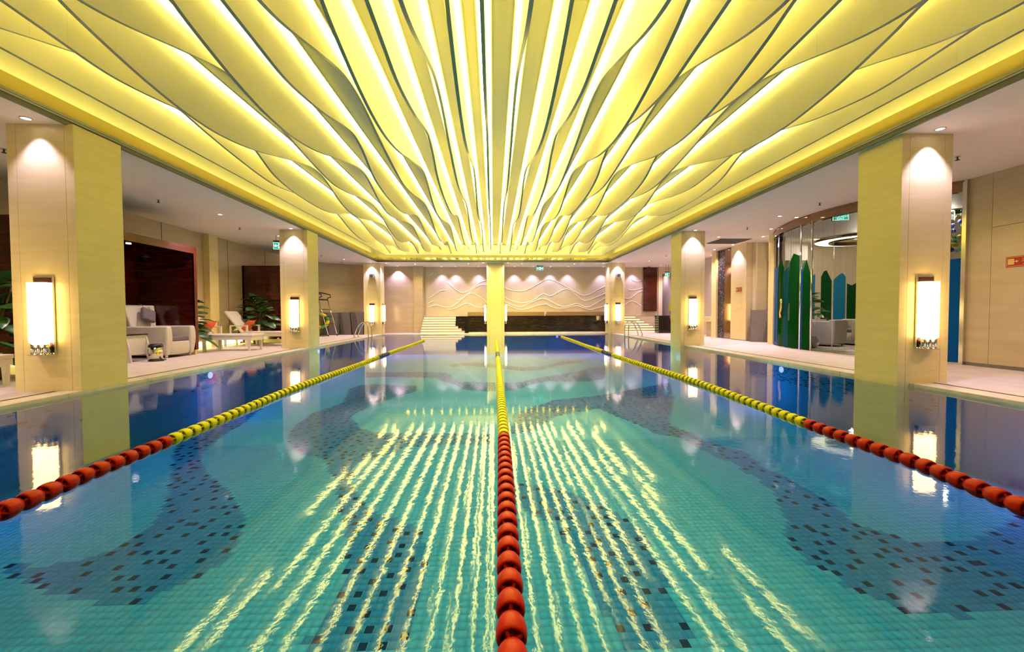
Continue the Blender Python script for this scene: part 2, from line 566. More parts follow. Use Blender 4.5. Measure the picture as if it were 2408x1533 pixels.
RIBBONS = [[(-3.66,3.26),(-3.69,3.37),(-3.4,3.3),(-3.32,3.36),(-3.17,3.38),(-3.15,3.48),(-3.06,3.51),(-3.06,3.64),(-3.11,3.96),(-3.23,4.22),(-3.39,4.52),(-3.71,4.98),(-4.1,5.56),(-4.46,6.08),(-4.72,6.49),(-4.82,6.94),(-4.87,7.33),(-4.96,7.68),(-5.38,9.0),(-5.58,10.16),(-5.5,11.31),(-5.01,10.39),(-4.82,9.18),(-4.35,7.57),(-4.27,6.91),(-4.04,6.06),(-3.8,5.62),(-3.54,5.31),(-3.19,4.96),(-2.92,4.71),(-2.68,4.48),(-2.48,4.18),(-2.32,4.0),(-2.2,3.77),(-2.13,3.53),(-2.07,3.28),(-2.14,3.16),(-2.19,3.04),(-2.31,2.93),(-2.3,2.84),(-2.57,2.85),(-2.75,2.9),(-3.11,3.01),(-3.27,3.11),(-3.39,3.14)],[(-2.02,11.24),(-1.88,10.47),(-2.27,9.7),(-2.56,9.04),(-2.64,7.93),(-2.25,7.18),(-1.91,6.84),(0.02,6.67),(0.02,6.12),(-1.29,6.1),(-1.47,5.66),(-1.74,5.43),(-1.66,4.88),(-1.39,4.41),(-1.18,4.12),(-0.87,3.89),(-0.62,3.69),(-0.53,3.21),(-0.49,2.71),(-0.49,2.55),(-0.51,2.36),(-1.07,2.39),(-1.11,2.49),(-1.07,2.59),(-1.04,2.87),(-1.12,3.21),(-1.24,3.61),(-1.36,3.87),(-1.56,4.27),(-1.68,4.53),(-1.78,4.88),(-2.0,5.15),(-2.15,5.53),(-2.32,5.7),(-2.59,5.8),(-2.91,6.19),(-3.23,6.74),(-3.42,7.52),(-3.46,8.32),(-3.3,8.78),(-3.23,9.29),(-3.66,10.87),(-3.54,11.51)],[(0.25,4.71),(0.72,4.51),(0.85,4.35),(1.06,4.14),(1.17,3.91),(1.24,3.74),(1.3,3.48),(1.24,3.32),(1.25,3.09),(1.19,2.8),(1.17,2.56),(1.13,2.28),(0.74,2.3),(0.71,2.54),(0.68,2.74),(0.69,2.92),(0.64,3.12),(0.64,3.29),(0.57,3.45),(0.58,3.77),(0.46,3.86),(0.33,3.95),(0.23,4.33)],[(0.34,7.92),(1.33,9.24),(2.25,9.54),(3.69,10.55),(4.77,11.3),(4.03,9.31),(2.96,7.01),(3.11,6.61),(3.12,6.16),(3.27,5.84),(3.4,5.65),(3.39,5.39),(3.29,5.01),(3.35,4.8),(3.34,4.43),(3.37,4.11),(3.28,3.8),(3.26,3.6),(3.37,3.45),(3.42,3.31),(3.51,3.27),(3.88,3.28),(4.28,3.44),(4.61,3.57),(5.44,3.96),(3.56,2.58),(3.2,2.49),(2.89,2.47),(2.68,2.54),(2.59,2.52),(2.52,2.67),(2.43,2.81),(2.46,2.95),(2.37,3.06),(2.42,3.29),(2.52,3.56),(2.69,3.75),(2.84,4.09),(2.98,4.39),(3.0,4.69),(2.99,4.95),(3.02,5.25),(2.89,5.42),(2.88,5.86),(2.85,6.28),(2.55,6.52),(2.46,7.04),(2.06,8.35),(1.11,7.71),(0.63,6.75),(0.29,6.65)],[(-4.18,14.06),(-3.45,13.89),(-2.52,14.0),(-1.73,13.77),(-1.35,13.38),(-1.17,12.49),(-0.91,11.89),(-0.43,11.77),(0.04,11.65),(0.03,10.37),(-0.28,10.39),(-0.74,10.64),(-1.01,11.37),(-1.38,11.92),(-1.64,12.53),(-2.3,12.78),(-3.22,12.95),(-3.8,12.78)],[(0.3,11.63),(0.8,11.69),(1.22,12.33),(1.93,12.92),(2.52,13.47),(3.26,14.47),(3.99,15.0),(3.24,12.19),(2.63,11.66),(2.04,11.69),(1.52,11.82),(0.99,11.24),(0.68,10.7),(0.27,10.35)],[(-1.6,15.89),(-1.01,16.53),(-0.23,16.13),(1.02,14.92),(1.67,15.02),(2.69,16.62),(3.68,17.31),(3.48,16.37),(2.52,15.58),(1.58,14.17),(0.96,13.95),(-0.21,15.01),(-0.95,15.52),(-1.53,15.11)],[(-3.43,11.53),(-2.88,11.58),(-2.22,11.12),(-1.92,10.79),(-2.0,10.22),(-2.44,9.99),(-2.6,9.51),(-2.71,9.07)]]

def inside(poly, xs, ys):
    r = np.zeros(xs.shape, bool)
    n = len(poly)
    for i in range(n):
        x0, y0 = poly[i]; x1, y1 = poly[(i + 1) % n]
        if y0 == y1:
            continue
        c = ((y0 > ys) != (y1 > ys)) & (xs < (x1 - x0) * (ys - y0) / (y1 - y0) + x0)
        r ^= c
    return r

rng = np.random.default_rng(5)
nx = int((PR - PL) / TX); ny = int((17.4 - 1.9) / TY)
cx = (np.floor(PL / TX) + 1 + np.arange(nx)) * TX
cyy = (np.floor(1.9 / TY) + np.arange(ny)) * TY
GX, GY = np.meshgrid(cx, cyy, indexing='ij')
ctrx = GX + TX / 2; ctry = GY + TY / 2
blue = np.zeros(GX.shape, bool)
for p in RIBBONS:
    blue |= inside(p, ctrx, ctry)
ok = (ctrx < PR - TX) & (ctrx > PL + TX)
blue &= ok
rnd = rng.random(GX.shape)
navy = np.zeros(GX.shape, bool)
# scattered dark tiles that seldom touch
order = np.argwhere(blue)
rng.shuffle(order)
for i, j in order:
    if rnd[i, j] > 0.24:
        continue
    a = navy[max(0, i - 1):i + 2, max(0, j - 1):j + 2].sum()
    if a == 0 or (a == 1 and rng.random() < 0.12):
        navy[i, j] = True
near = ctry < 6.3
light_t = near & ok & ~blue & (np.abs(ctrx) < 0.75 + 1.30 * ctry)

def tile_mesh(name, idx, mat, h):
    g = 0.0009
    x0 = GX[idx] + g; x1 = GX[idx] + TX - g; y0 = GY[idx] + g; y1 = GY[idx] + TY - g
    n = len(x0)
    z0 = np.full(n, FZ); z1 = np.full(n, FZ + h)
    V = np.stack([np.stack([a, b, c], 1) for a, b, c in ((x0, y0, z0), (x1, y0, z0), (x1, y1, z0), (x0, y1, z0), (x0, y0, z1), (x1, y0, z1), (x1, y1, z1), (x0, y1, z1))], 1).reshape(-1, 3)
    F = np.array([(4, 5, 6, 7), (0, 1, 5, 4), (1, 2, 6, 5), (2, 3, 7, 6), (3, 0, 4, 7)])
    Fa = (F[None] + 8 * np.arange(n)[:, None, None]).reshape(-1, 4)
    me = bpy.data.meshes.new(name)
    me.vertices.add(len(V)); me.vertices.foreach_set('co', V.astype(np.float32).ravel())
    me.loops.add(Fa.size); me.loops.foreach_set('vertex_index', Fa.astype(np.int32).ravel())
    me.polygons.add(len(Fa)); me.polygons.foreach_set('loop_start', np.arange(0, Fa.size, 4, dtype=np.int32))
    me.update(calc_edges=True); me.validate()
    me.materials.append(M[mat])
    return me

o = obj('aqua_tile_field', tile_mesh('aqua_tile_field', light_t, 'aqua', 0.0006), None, pool_floor); o['kind'] = 'stuff'
o = obj('blue_tile_ribbon', tile_mesh('blue_tile_ribbon', blue & ~navy, 'midblue', 0.0007), None, pool_floor); o['kind'] = 'stuff'
ij = np.argwhere(navy)
dist = np.hypot(ctrx[navy], ctry[navy])
vis = np.abs(ctrx[navy]) < 0.15 + 1.25 * ctry[navy]
rank = np.argsort(np.where(vis, dist, dist + 100))
first = set(rank[:300].tolist())
rest = np.zeros(GX.shape, bool)
one = MB().box(0.0022, TX - 0.0022, 0.0022, TY - 0.0022, 0, 0.0009)
navy_me = mesh_of('navy_tile', one, 'navy')
for q in range(len(ij)):
    i, j = ij[q]
    if q in first:
        obj('navy_tile', navy_me, None, pool_floor, (GX[i, j], GY[i, j], FZ))
    else:
        rest[i, j] = True
o = obj('navy_tile_scatter', tile_mesh('navy_tile_scatter', rest, 'navy', 0.0009), None, pool_floor); o['kind'] = 'stuff'

# thin dashes added to the side walls, imitating floor tiles seen by refraction
def floor_stand_ins(side, parent):
    mb = MB()
    x = PL if side < 0 else PR
    rr = random.Random(3 + side)
    n = 0
    while n < 420:
        y = rr.uniform(2.0, 19.5); k = int(rr.uniform(1, 9))
        if 0.5 + 0.5 * math.sin(y * 0.9 + side) < rr.random() * 0.7:
            continue
        y = math.floor(y / TY) * TY
        z = -k * 0.034 - 0.06
        a, b = (x, x + 0.004) if side < 0 else (x - 0.004, x)
        mb.box(a, b, y, y + TY - 0.004, z, z + 0.013)
        n += 1
    o = obj('refracted_floor_dashes', mb, 'navy', parent)
    o['kind'] = 'stuff'
floor_stand_ins(-1, pool_wl)
floor_stand_ins(1, pool_wr)

# ---- deck
mb = MB()
mb.box(-8.7, PL - 0.2, -4.5, 22.4, -0.1, D)
mb.box(PL - 0.2, PR + 0.2, PF + 0.2, 22.4, -0.1, D)
mb.box(PL - 0.2, PR + 0.2, -4.5, PN - 0.2, -0.1, D)
mb.box(PR + 0.2, 18, -4.5, 24.5, -0.1, D)
floor = struct('floor', mb, 'deck', 'pale stone pool deck')
def strip(name, x0, x1, y0, y1, mat, z0=D - 0.03, z1=D + 0.005):
    return obj(name, MB().box(x0, x1, y0, y1, z0, z1), mat, floor, bevel=0.004, segs=1)
for y in np.arange(-0.6, 20.0, 1.2):
    strip('coping_slab', PL - 0.26, PL + 0.012, y + 0.002, y + 1.198, 'coping', -0.05)
    strip('coping_slab', PR - 0.012, PR + 0.30, y + 0.002, y + 1.198, 'coping', -0.05)
for x in np.arange(PL - 0.2, PR, 1.2):
    strip('coping_slab', x + 0.002, x + 1.198, PF - 0.012, PF + 0.26, 'coping', -0.05)
for x0, x1 in ((PL - 0.33, PL - 0.265), (PR + 0.305, PR + 0.37)):
    strip('drain_channel', x0, x1, -0.6, 20.3, 'dark', D - 0.03, D + 0.001)
    strip('drain_edge', x0 - 0.05 if x0 < 0 else x1, x0 if x0 < 0 else x1 + 0.05, -0.6, 20.3, 'coping', D - 0.03, D + 0.008)
strip('drain_channel', PL - 0.2, PR + 0.2, PF + 0.265, PF + 0.30, 'dark', D - 0.03, D + 0.001)

# ---- soffits and coffer
ceil_l = struct('ceiling_left', MB().box(-8.7, CL - 0.02, -4.5, 22.4, S, S + 0.1), 'soffit', 'flat white side ceiling over the left deck')
ceil_r = struct('ceiling_right', MB().box(CR + 0.02, 18, -4.5, 24.5, S, S + 0.1), 'soffit', 'flat white side ceiling over the right deck')
ceil_f = struct('ceiling_far', MB().box(CL - 0.02, CR + 0.02, CF + 0.02, 24.5, S, S + 0.1), 'soffit')
struct('ceiling_near', MB().box(CL - 0.02, CR + 0.02, -4.5, CN - 0.02, S, S + 0.1), 'soffit')
ceiling = struct('ceiling', MB().box(CL - 0.3, CR + 0.3, CN - 0.3, CF + 0.3, ZC, ZC + 0.1), 'cream', 'glowing cream coffered ceiling with rows of wavy fins')

def rim(x0, y0, x1, y1, nx_, ny_, n, top=0.27):
    """coffer rim along one side; (nx_, ny_) points outwards"""
    def bxx(d0, d1, z0, z1, name, mat, par=None, ext=0.0):
        xs = sorted([x0 + nx_ * d0, x1 + nx_ * d1]) if nx_ else [min(x0, x1) - ext, max(x0, x1) + ext]
        ys = sorted([y0 + ny_ * d0, y1 + ny_ * d1]) if ny_ else [min(y0, y1) - ext, max(y0, y1) + ext]
        return obj(name, MB().box(xs[0], xs[1], ys[0], ys[1], z0, z1), mat, par)
    base = bxx(0.0, 0.03, S - 0.012, S + 0.045, 'trim_%d' % n, 'darkalu')
    base['kind'] = 'structure'
    bxx(-0.012, 0.02, S + 0.045, S + 0.065, 'trim_bead', 'alu', base)
    bxx(0.006, 0.03, S + 0.065, S + 0.075, 'trim_groove', 'dark', base)
    bxx(-0.004, 0.03, S + 0.075, S + 0.105, 'trim_bead', 'alu', base)
    bxx(0.004, 0.03, S + 0.105, S + top, 'gloss_panel', 'gold', base)
    bxx(0.03, 0.32, S + top - 0.03, S + top - 0.02, 'cove_ledge', 'cream', base, 0.31)
    bxx(0.28, 0.31, S + top - 0.02, ZC, 'cove_back', 'fin', base, 0.31)
    bxx(0.12, 0.16, S + top - 0.018, S + top - 0.008, 'cove_light', 'cove' if nx_ else 'cove_end', base)
rim(CL, CN, CL, CF, -1, 0, 1)
rim(CR, CN, CR, CF, 1, 0, 2)
rim(CL, CF, CR, CF, 0, 1, 3, 0.185)
rim(CL, CN, CR, CN, 0, -1, 4)

CURVE = {
 'A': [(0, 3.05), (1.5, 2.8), (2.5, 2.6), (3.4, 2.56), (4.0, 2.64), (4.86, 2.88), (5.56, 3.06), (6.07, 3.1), (6.56, 3.07), (7.28, 2.96), (7.9, 2.88), (8.8, 2.79), (9.4, 2.77), (10.3, 2.85), (11.5, 3.02), (12.3, 3.08), (13.2, 2.98), (14.3, 2.75), (15.5, 2.64), (16.5, 2.72), (17.8, 2.98), (18.5, 2.95), (19.7, 2.744), (20.5, 2.7)],
 'B': [(-0.5, 2.55), (0, 2.55), (1, 2.6), (2, 2.8), (3.0, 2.97), (3.85, 2.84), (4.16, 2.75), (4.6, 2.65), (5.04, 2.574), (5.58, 2.52), (6.25, 2.525), (7.1, 2.64), (7.96, 2.834), (9.0, 3.06), (9.5, 3.12), (9.95, 3.08), (10.9, 2.83), (11.6, 2.73), (12.4, 2.757), (13.3, 2.87), (14.5, 3.05), (15.5, 3.1), (16.5, 2.9), (17.5, 2.68), (18.3, 2.66), (19.7, 2.827), (20.5, 2.9)],
 'C': [(0, 2.75), (1, 3.02), (1.8, 3.05), (2.8, 2.88), (3.75, 2.78), (4.43, 2.73), (5.0, 2.695), (5.5, 2.73), (6.2, 2.83), (7.0, 3.0), (7.5, 3.06), (8.0, 2.97), (8.6, 2.75), (9.3, 2.65), (10.2, 2.62), (11.1, 2.64), (12, 2.75), (13, 2.98), (13.7, 3.05), (14.5, 2.95), (15.6, 2.78), (16.9, 2.72), (18, 2.85), (19, 2.95), (19.7, 2.914), (20.5, 2.8)],
}
def curve_z(kind, y):
    t = y / 0.96
    P = CURVE[kind]
    t = min(max(t, P[0][0]), P[-1][0])
    i = 0
    while i < len(P) - 2 and t > P[i + 1][0]:
        i += 1
    def sl(k):
        a = max(k - 1, 0); b = min(k + 1, len(P) - 1)
        return (P[b][1] - P[a][1]) / (P[b][0] - P[a][0])
    x0, z0 = P[i]; x1, z1 = P[i + 1]
    h = x1 - x0; u = (t - x0) / h
    m0, m1 = sl(i) * h, sl(i + 1) * h
    z = (2*u**3 - 3*u**2 + 1)*z0 + (u**3 - 2*u**2 + u)*m0 + (-2*u**3 + 3*u**2)*z1 + (u**3 - u**2)*m1
    return 1 + 0.96 * z

FT = 0.019   # half thickness of a fin
FIN_END = 18.9
def fin_panel(x, kind, y0, y1):
    n = max(3, int((y1 - y0) / 0.11))
    mb = MB(); vs = []
    for i in range(n + 1):
        y = y0 + (y1 - y0) * i / n
        zb = curve_z(kind, y) if kind else 3.625
        vs += [(x - FT, y, ZC), (x - FT, y, zb), (x + FT, y, zb), (x + FT, y, ZC)]
    mb.v = vs
    for i in range(n):
        a = 4 * i; b = a + 4
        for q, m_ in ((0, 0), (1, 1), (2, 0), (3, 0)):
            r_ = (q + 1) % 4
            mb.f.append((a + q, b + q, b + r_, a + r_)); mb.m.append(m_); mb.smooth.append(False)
    mb.f.append((0, 1, 2, 3)); mb.m.append(0); mb.smooth.append(False)
    e = 4 * n
    mb.f.append((e + 3, e + 2, e + 1, e)); mb.m.append(0); mb.smooth.append(False)
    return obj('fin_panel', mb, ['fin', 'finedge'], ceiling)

def strip_light(x):
    m = MB().box(x - 0.022, x + 0.022, CN + 0.1, FIN_END + 0.35, ZC - 0.006, ZC)
    obj('light_strip', m, 'strip', ceiling)
    obj('strip_channel', MB().box(x - 0.040, x - 0.030, CN + 0.1, FIN_END + 0.35, ZC - 0.012, ZC)
        .box(x + 0.030, x + 0.040, CN + 0.1, FIN_END + 0.35, ZC - 0.012, ZC), 'fin', ceiling)

LS = [(.110, 'B'), (.217, 'A'), (.327, 'C'), (.457, 'B'), (.577, 'A'), (.7195, 'C'), (.868, 'B'), (1.036, 'A'), (1.171, 'B'), (1.316, 'C'), (1.43, 'A'), (1.54, None)]
RS = [(.0865, 'A'), (.21, 'B'), (.326, 'C'), (.436, 'A'), (.54, 'B'), (.64, 'C'), (.738, 'A'), (.84, 'B'), (.947, 'C'), (1.086, 'A'), (1.216, 'B'), (1.35, 'A'), (1.44, 'C'), (1.584, None)]
fins = [(-0.085, 'C', 0, False)]
for sl, k in LS: fins.append((-sl * 3.10 - 0.046, k, -1, sl < 0.35))
for sl, k in RS: fins.append((sl * 3.10 + 0.046, k, 1, sl < 0.35))
JOINT = 2.344
for x, k, side, both in fins:
    end = FIN_END if k else CF - 0.28
    y = -0.3
    while y < end - 0.05:
        y1 = min(y + JOINT, end)
        fin_panel(x, k, y + 0.0008, y1 - 0.0008)
        y = y1
    if side <= 0 or both:
        strip_light(x + 0.046)
    if side >= 0 or both:
        strip_light(x - 0.046)
xl = fins[12][0]; xr = fins[-1][0]
obj('end_panel', MB().box(xl, xr, CF - 0.32, CF - 0.28, 3.625, ZC), 'fin', ceiling)
obj('end_panel', MB().box(xl, xr, CN + 0.28, CN + 0.32, 3.625, ZC), 'fin', ceiling)

# ---- walls
wl = struct('wall_left', MB().box(-8.65, -8.45, -4.5, 19.6, 0, S), 'wall', 'beige stone wall along the left deck')
obj('pilaster', MB().box(-8.45, -8.28, 12.85, 13.25, D, S), 'marble', wl)
for y in (8.9, 11.3, 14.0, 16.2):
    obj('wall_joint', MB().box(-8.4495, -8.444, y - 0.004, y + 0.004, D, S), 'dark', wl)
struct('wall_back_left', MB().hexa([(-8.65, 19.35, 0), (-5.75, 21.45, 0), (-5.75, 21.65, 0), (-8.65, 19.55, 0)], [(-8.65, 19.35, S), (-5.75, 21.45, S), (-5.75, 21.65, S), (-8.65, 19.55, S)]), 'wall')
struct('wall_far_left', MB().box(-5.9, -3.95, 21.6, 21.8, 0, S), 'wall', 'beige wall beside the left stairs')
struct('wall_pilaster', MB().box(-3.95, -3.50, 21.35, 21.9, 0, S), 'wall')
wf = struct('wall_far', MB().box(-3.6, 8.55, 21.8, 22.0, 0, S), 'farwall', 'cream far wall with raised wavy lines')
WAVES = [[(0.56,2.32),(0.86,2.21),(1.3,2.14),(1.73,2.21),(2.22,2.46),(2.55,2.65),(2.82,2.73),(3.15,2.67),(3.59,2.46),(4.03,2.21),(4.41,1.99),(4.69,1.91),(5.02,1.99),(5.46,2.24),(5.9,2.43)],[(0.56,1.84),(0.86,1.67),(1.29,1.55),(1.67,1.54),(2.06,1.67),(2.44,1.94),(2.63,2.0),(2.88,1.89),(3.15,1.97),(3.48,2.16),(3.75,2.24),(3.97,2.18),(4.3,1.91),(4.58,1.69),(4.8,1.64),(5.13,1.75),(5.46,1.88),(5.9,2.07)],[(0.56,1.59),(0.86,1.48),(1.18,1.36),(1.51,1.35),(1.84,1.51),(2.17,1.64),(2.44,1.75),(2.71,1.72),(3.04,1.56),(3.37,1.4),(3.7,1.34),(4.03,1.42),(4.3,1.5),(4.52,1.42),(4.74,1.31),(5.02,1.34),(5.35,1.53),(5.9,1.86)],[(0.64,1.46),(0.86,1.38),(1.18,1.24),(1.51,1.18),(1.89,1.26),(2.16,1.37),(2.55,1.45),(2.77,1.45),(3.04,1.31),(3.48,1.24),(3.92,1.31),(4.36,1.37),(4.69,1.25),(5.02,1.18),(5.35,1.25),(5.79,1.36)],[(-3.33,1.74),(-3.02,1.95),(-2.64,2.17),(-2.37,2.19)],[(-3.33,1.5),(-3.13,1.62),(-2.99,1.62)],[(-3.33,1.3),(-2.97,1.44),(-2.7,1.39),(-2.38,1.32),(-2.06,1.38),(-1.63,1.71),(-1.3,1.97),(-1.03,2.02),(-0.76,1.89),(-0.28,1.54)],[(-2.38,1.25),(-2.11,1.22),(-1.79,1.33),(-1.47,1.49),(-1.2,1.49),(-0.93,1.35),(-0.66,1.3),(-0.28,1.38)],[(-1.89,1.71),(-1.73,1.7),(-1.41,1.89),(-1.08,2.19),(-0.76,2.41),(-0.49,2.46),(-0.27,2.43)],[(-2.37,2.62),(-2.05,2.35),(-1.73,2.11),(-1.46,2.07),(-1.14,2.22),(-0.76,2.54),(-0.43,2.67),(-0.27,2.69)],[(-3.32,2.86),(-3.17,3.0),(-3.03,3.08)],[(7.15,2.75),(7.34,2.64),(7.51,2.63),(7.79,2.73)],[(7.01,2.21),(7.23,2.18),(7.46,2.23),(7.79,2.3)],[(6.79,1.77),(7.01,1.75),(7.24,1.85),(7.51,2.07),(7.79,2.14)],[(6.79,1.39),(7.01,1.55),(7.18,1.61),(7.4,1.55),(7.63,1.38),(7.8,1.32)]]
for wv_ in WAVES:
    P3 = [Vector((x, 0, z)) for x, z in wv_]
    pts = []
    for i in range(len(P3) - 1):
        p0 = P3[max(i - 1, 0)]; p1 = P3[i]; p2 = P3[i + 1]; p3 = P3[min(i + 2, len(P3) - 1)]
        for u in (0, .25, .5, .75):
            pts.append(0.5 * (2*p1 + (p2 - p0)*u + (2*p0 - 5*p1 + 4*p2 - p3)*u*u + (3*p1 - p0 - 3*p2 + p3)*u**3))
    pts.append(P3[-1])
    obj('relief_line', MB().tube([(p.x, 21.799, p.z) for p in pts], 0.018, 6), 'relief', wf)
obj('wall_ledge', MB().box(-3.5, 8.5, 21.785, 21.8, 0.86, 1.06), 'farwall', wf)
wr = struct('wall_right', MB().box(8.52, 8.75, -4.5, 7.3, 0, S), 'dark', 'beige panelled wall along the right deck')
for y0, y1, z0, z1 in ((6.932, 7.30, 0.10, S), (5.80, 6.926, 0.10, 2.43), (5.80, 6.926, 2.436, S), (4.4, 5.794, 0.10, S), (2.2, 4.394, 0.1, S), (0.0, 2.194, 0.1, S), (-4.5, -0.006, 0.1, S)):
    obj('wall_panel', MB().box(8.50, 8.52, y0, y1, z0, z1), 'wall', wr)
struct('baseboard_right', MB().box(8.495, 8.52, -4.5, 7.3, D, 0.10), 'greyblock2')
struct('wall_near', MB().box(-8.7, 18, -4.7, -4.5, 0, S), 'wall')
wlob = struct('wall_lobby', MB().box(9.3, 9.5, 15.0, 24.5, 0, S).box(8.6, 18, 23.6, 23.8, 0, S), 'pinkwall')
struct('wall_pier', MB().box(8.55, 8.75, 21.7, 22.2, 0, S).box(8.75, 9.3, 21.7, 22.2, 3.05, S), 'farwall')
fr = obj('red_panel', MB().box(7.76, 8.47, 21.70, 21.78, 1.09, 3.35), 'lacquer')
tag(fr, 'tall dark red lacquer panel on the far wall above right stairs', 'panel')

# ================================================================== columns
def column(label, x0, x1, y0, y1, inner):
    """inner: +1 pool side is +x, -1 pool side is -x, 0 free standing"""
    xc, yc = (x0 + x1) / 2, (y0 + y1) / 2
    t = thing('column', label, 'column', (xc, yc, 0), group='stone columns around the pool')
    hx, hy = (x1 - x0) / 2, (y1 - y0) / 2
    base = FZ if inner == 0 or True else D
    e = 0.012
    obj('core', MB().box(-hx + e, hx - e, -hy + e, hy - e, FZ, S), 'dark', t)
    nb = 0.105
    for a, b in ((-hx, -hx + nb), (-hx + nb + 0.004, hx - nb - 0.004), (hx - nb, hx)):
        obj('stone_panel', MB().box(a, b, -hy, -hy + e, FZ, S), 'marble', t)
        obj('stone_panel', MB().box(a, b, hy - e, hy, FZ, S), 'marble', t)
    for s_ in (-1, 1):
        a, b = sorted((s_ * hx, s_ * (hx - e)))
        obj('stone_panel', MB().box(a, b, -hy + e + 0.001, hy - e - 0.001, FZ, S), 'marble', t)
    return t
COLS = [
 ('nearest left stone column with a lit wall lamp, cut by the frame edge lounger', -5.98, -5.19, 5.57, 6.25, 1),
 ('middle left stone column beside the white loungers', -5.95, -5.19, 12.2, 12.92, 1),
 ('farthest left stone column behind the left pool ladder', -5.99, -5.22, 20.0, 20.7, 1),
 ('nearest right stone column in front of the glass lounge', 5.42, 6.12, 5.46, 6.14, -1),
 ('middle right stone column in front of the far opening', 5.45, 6.15, 12.15, 12.85, -1),
 ('farthest right stone column beside the right pool ladder', 5.45, 6.18, 19.8, 20.5, -1),
 ('central stone column at the far end of the pool', -0.30, 0.52, 20.0, 20.8, 0)]
COLS[0] = ('nearest left stone column with the largest lit wall lamp',) + COLS[0][1:]
for c in COLS:
    column(*c)

# ================================================================== wall lamps
def make_sconce():
    t = thing('wall_lamp', 'x', 'lamp')
    obj('backplate', MB().box(-0.116, 0.116, -0.028, 0, 0.51, 1.48), 'chrome', t, bevel=0.004)
    obj('mirror_inset', MB().box(-0.102, 0.102, -0.031, -0.026, 0.53, 1.465), 'mirrorbrown', t)
    mb = MB()
    pr = []
    for i in range(9):
        a = math.pi * i / 8
        pr.append((-0.116 * (1 if math.cos(a) > 0 else -1) * abs(math.cos(a)) ** 0.35, -0.05 - 0.075 * math.sin(a) ** 0.35))
    pr = [(-0.116, -0.032)] + pr + [(0.116, -0.032)]
    mb.prism(pr, 0.66, 1.40, 'XY')
    obj('lamp_shade', mb, 'shade', t)
    for x in (-0.075, 0, 0.075):
        tb = obj('lamp_tube', MB().cyl((x, -0.082, 0.515), (x, -0.082, 0.66), 0.030, n=14), 'chrome', t)
    obj('bottom_tray', MB().box(-0.115, 0.115, -0.125, 0, 0.503, 0.512), 'chrome', t)
    return t
sc0 = make_sconce()
SC = [
 (-5.585, 5.57, 0, 'lit wall lamp on the front of the nearest left column'),
 (-5.555, 12.2, 0, 'lit wall lamp on the front of the middle left column'),
 (-5.61, 20.0, 0, 'lit wall lamp on the front of the farthest left column'),
 (5.76, 5.46, 0, 'lit wall lamp on the front of the nearest right column'),
 (5.79, 12.15, 0, 'lit wall lamp on the front of the middle right column'),
 (5.86, 19.8, 0, 'lit wall lamp on the front of the farthest right column'),
 (-5.22, 20.3, math.pi / 2, 'lit wall lamp on the pool side of the farthest left column'),
 (5.45, 20.1, -math.pi / 2, 'lit wall lamp on the pool side of the farthest right column'),
 (-0.30, 20.3, -math.pi / 2, 'lit wall lamp on the left side of the central column'),
 (0.52, 20.3, math.pi / 2, 'lit wall lamp on the right side of the central column')]
for i, (x, y, r, lb) in enumerate(SC):
    s_ = sc0 if i == 0 else copy_tree(sc0)
    s_.location = (x, y - (0.002 if r == 0 else 0), 0); s_.rotation_euler = (0, 0, r)
    tag(s_, lb, 'lamp', 'wall lamps on the columns')

# ================================================================== downlights
def make_down():
    t = thing('downlight', 'x', 'downlight')
    obj('trim_ring', MB().lathe([(0.0, 0.062), (-0.008, 0.06), (-0.008, 0.046), (0.0, 0.044)], 20), 'white', t)
    mb = MB()
    n = 16
    mb.add([(0.044 * math.cos(2 * math.pi * i / n), 0.044 * math.sin(2 * math.pi * i / n), -0.002) for i in range(n)], [tuple(range(n))])
    obj('lens', mb, 'down', t)
    return t
dn0 = make_down()
dn_used = [0]
def down(x, y, label, group, energy=0.0, spot=100, blend=0.35, tgt=(0, 0, -1), col_=None, z=S):
    d = dn0 if not dn_used[0] else copy_tree(dn0)
    dn_used[0] = 1
    d.location = (x, y, z)
    tag(d, label, 'downlight', group)
    if energy:
        light('downlight_beam', 'SPOT', (0, 0, -0.015), energy, col_ or (AISLE_COL if spot > 105 else SPOT_COL), d, 0.03, spot, blend, (tgt[0], tgt[1], -0.015 + tgt[2]))
ORDW = ['first', 'second', 'third', 'fourth', 'fifth', 'sixth', 'seventh', 'eighth', 'ninth', 'tenth']
G = 'ceiling downlights'
CO = COLUMN_SPOT
for x, y, w_ in ((-5.585, 5.42, 'nearest left'), (-5.56, 12.05, 'middle left'), (-5.6, 19.85, 'farthest left'), (5.77, 5.31, 'nearest right'), (5.79, 12.0, 'middle right'), (5.83, 19.65, 'farthest right')):
    down(x, y, 'ceiling downlight shining down the front of the %s column' % w_, G, CO, 84, 0.6, (0, 0.0, -1))
for k, (x, y) in enumerate(((-6.43, 7.6), (-6.43, 10.4), (-6.44, 13.18), (-6.43, 15.9), (-6.42, 18.72))):
    down(x, y, '%s ceiling downlight over the left deck, counted from the nearest column' % ORDW[k], 'downlights over the left deck', AISLE_SPOT, 130, 0.8)
down(-4.97, 20.1, 'ceiling downlight beside the farthest left column, pool side', G, CO * 0.6, 104, 0.3)
down(5.22, 20.0, 'ceiling downlight beside the farthest right column, pool side', G, CO * 0.6, 104, 0.3)
down(-4.74, 21.38, 'ceiling downlight washing the beige wall beside the left stairs', G, WALL_SPOT * 1.3, 96, 0.3)
for k, (x, y) in enumerate(((-3.71, 20.5), (-1.16, 20.29), (-0.46, 19.93), (0.69, 19.93), (1.37, 20.26), (3.87, 20.23))):
    down(x, y, '%s from the left of the downlights above the far pool edge' % ORDW[k], 'downlights above the far pool edge', 90, 130, 0.7, col_=FAR_COL)
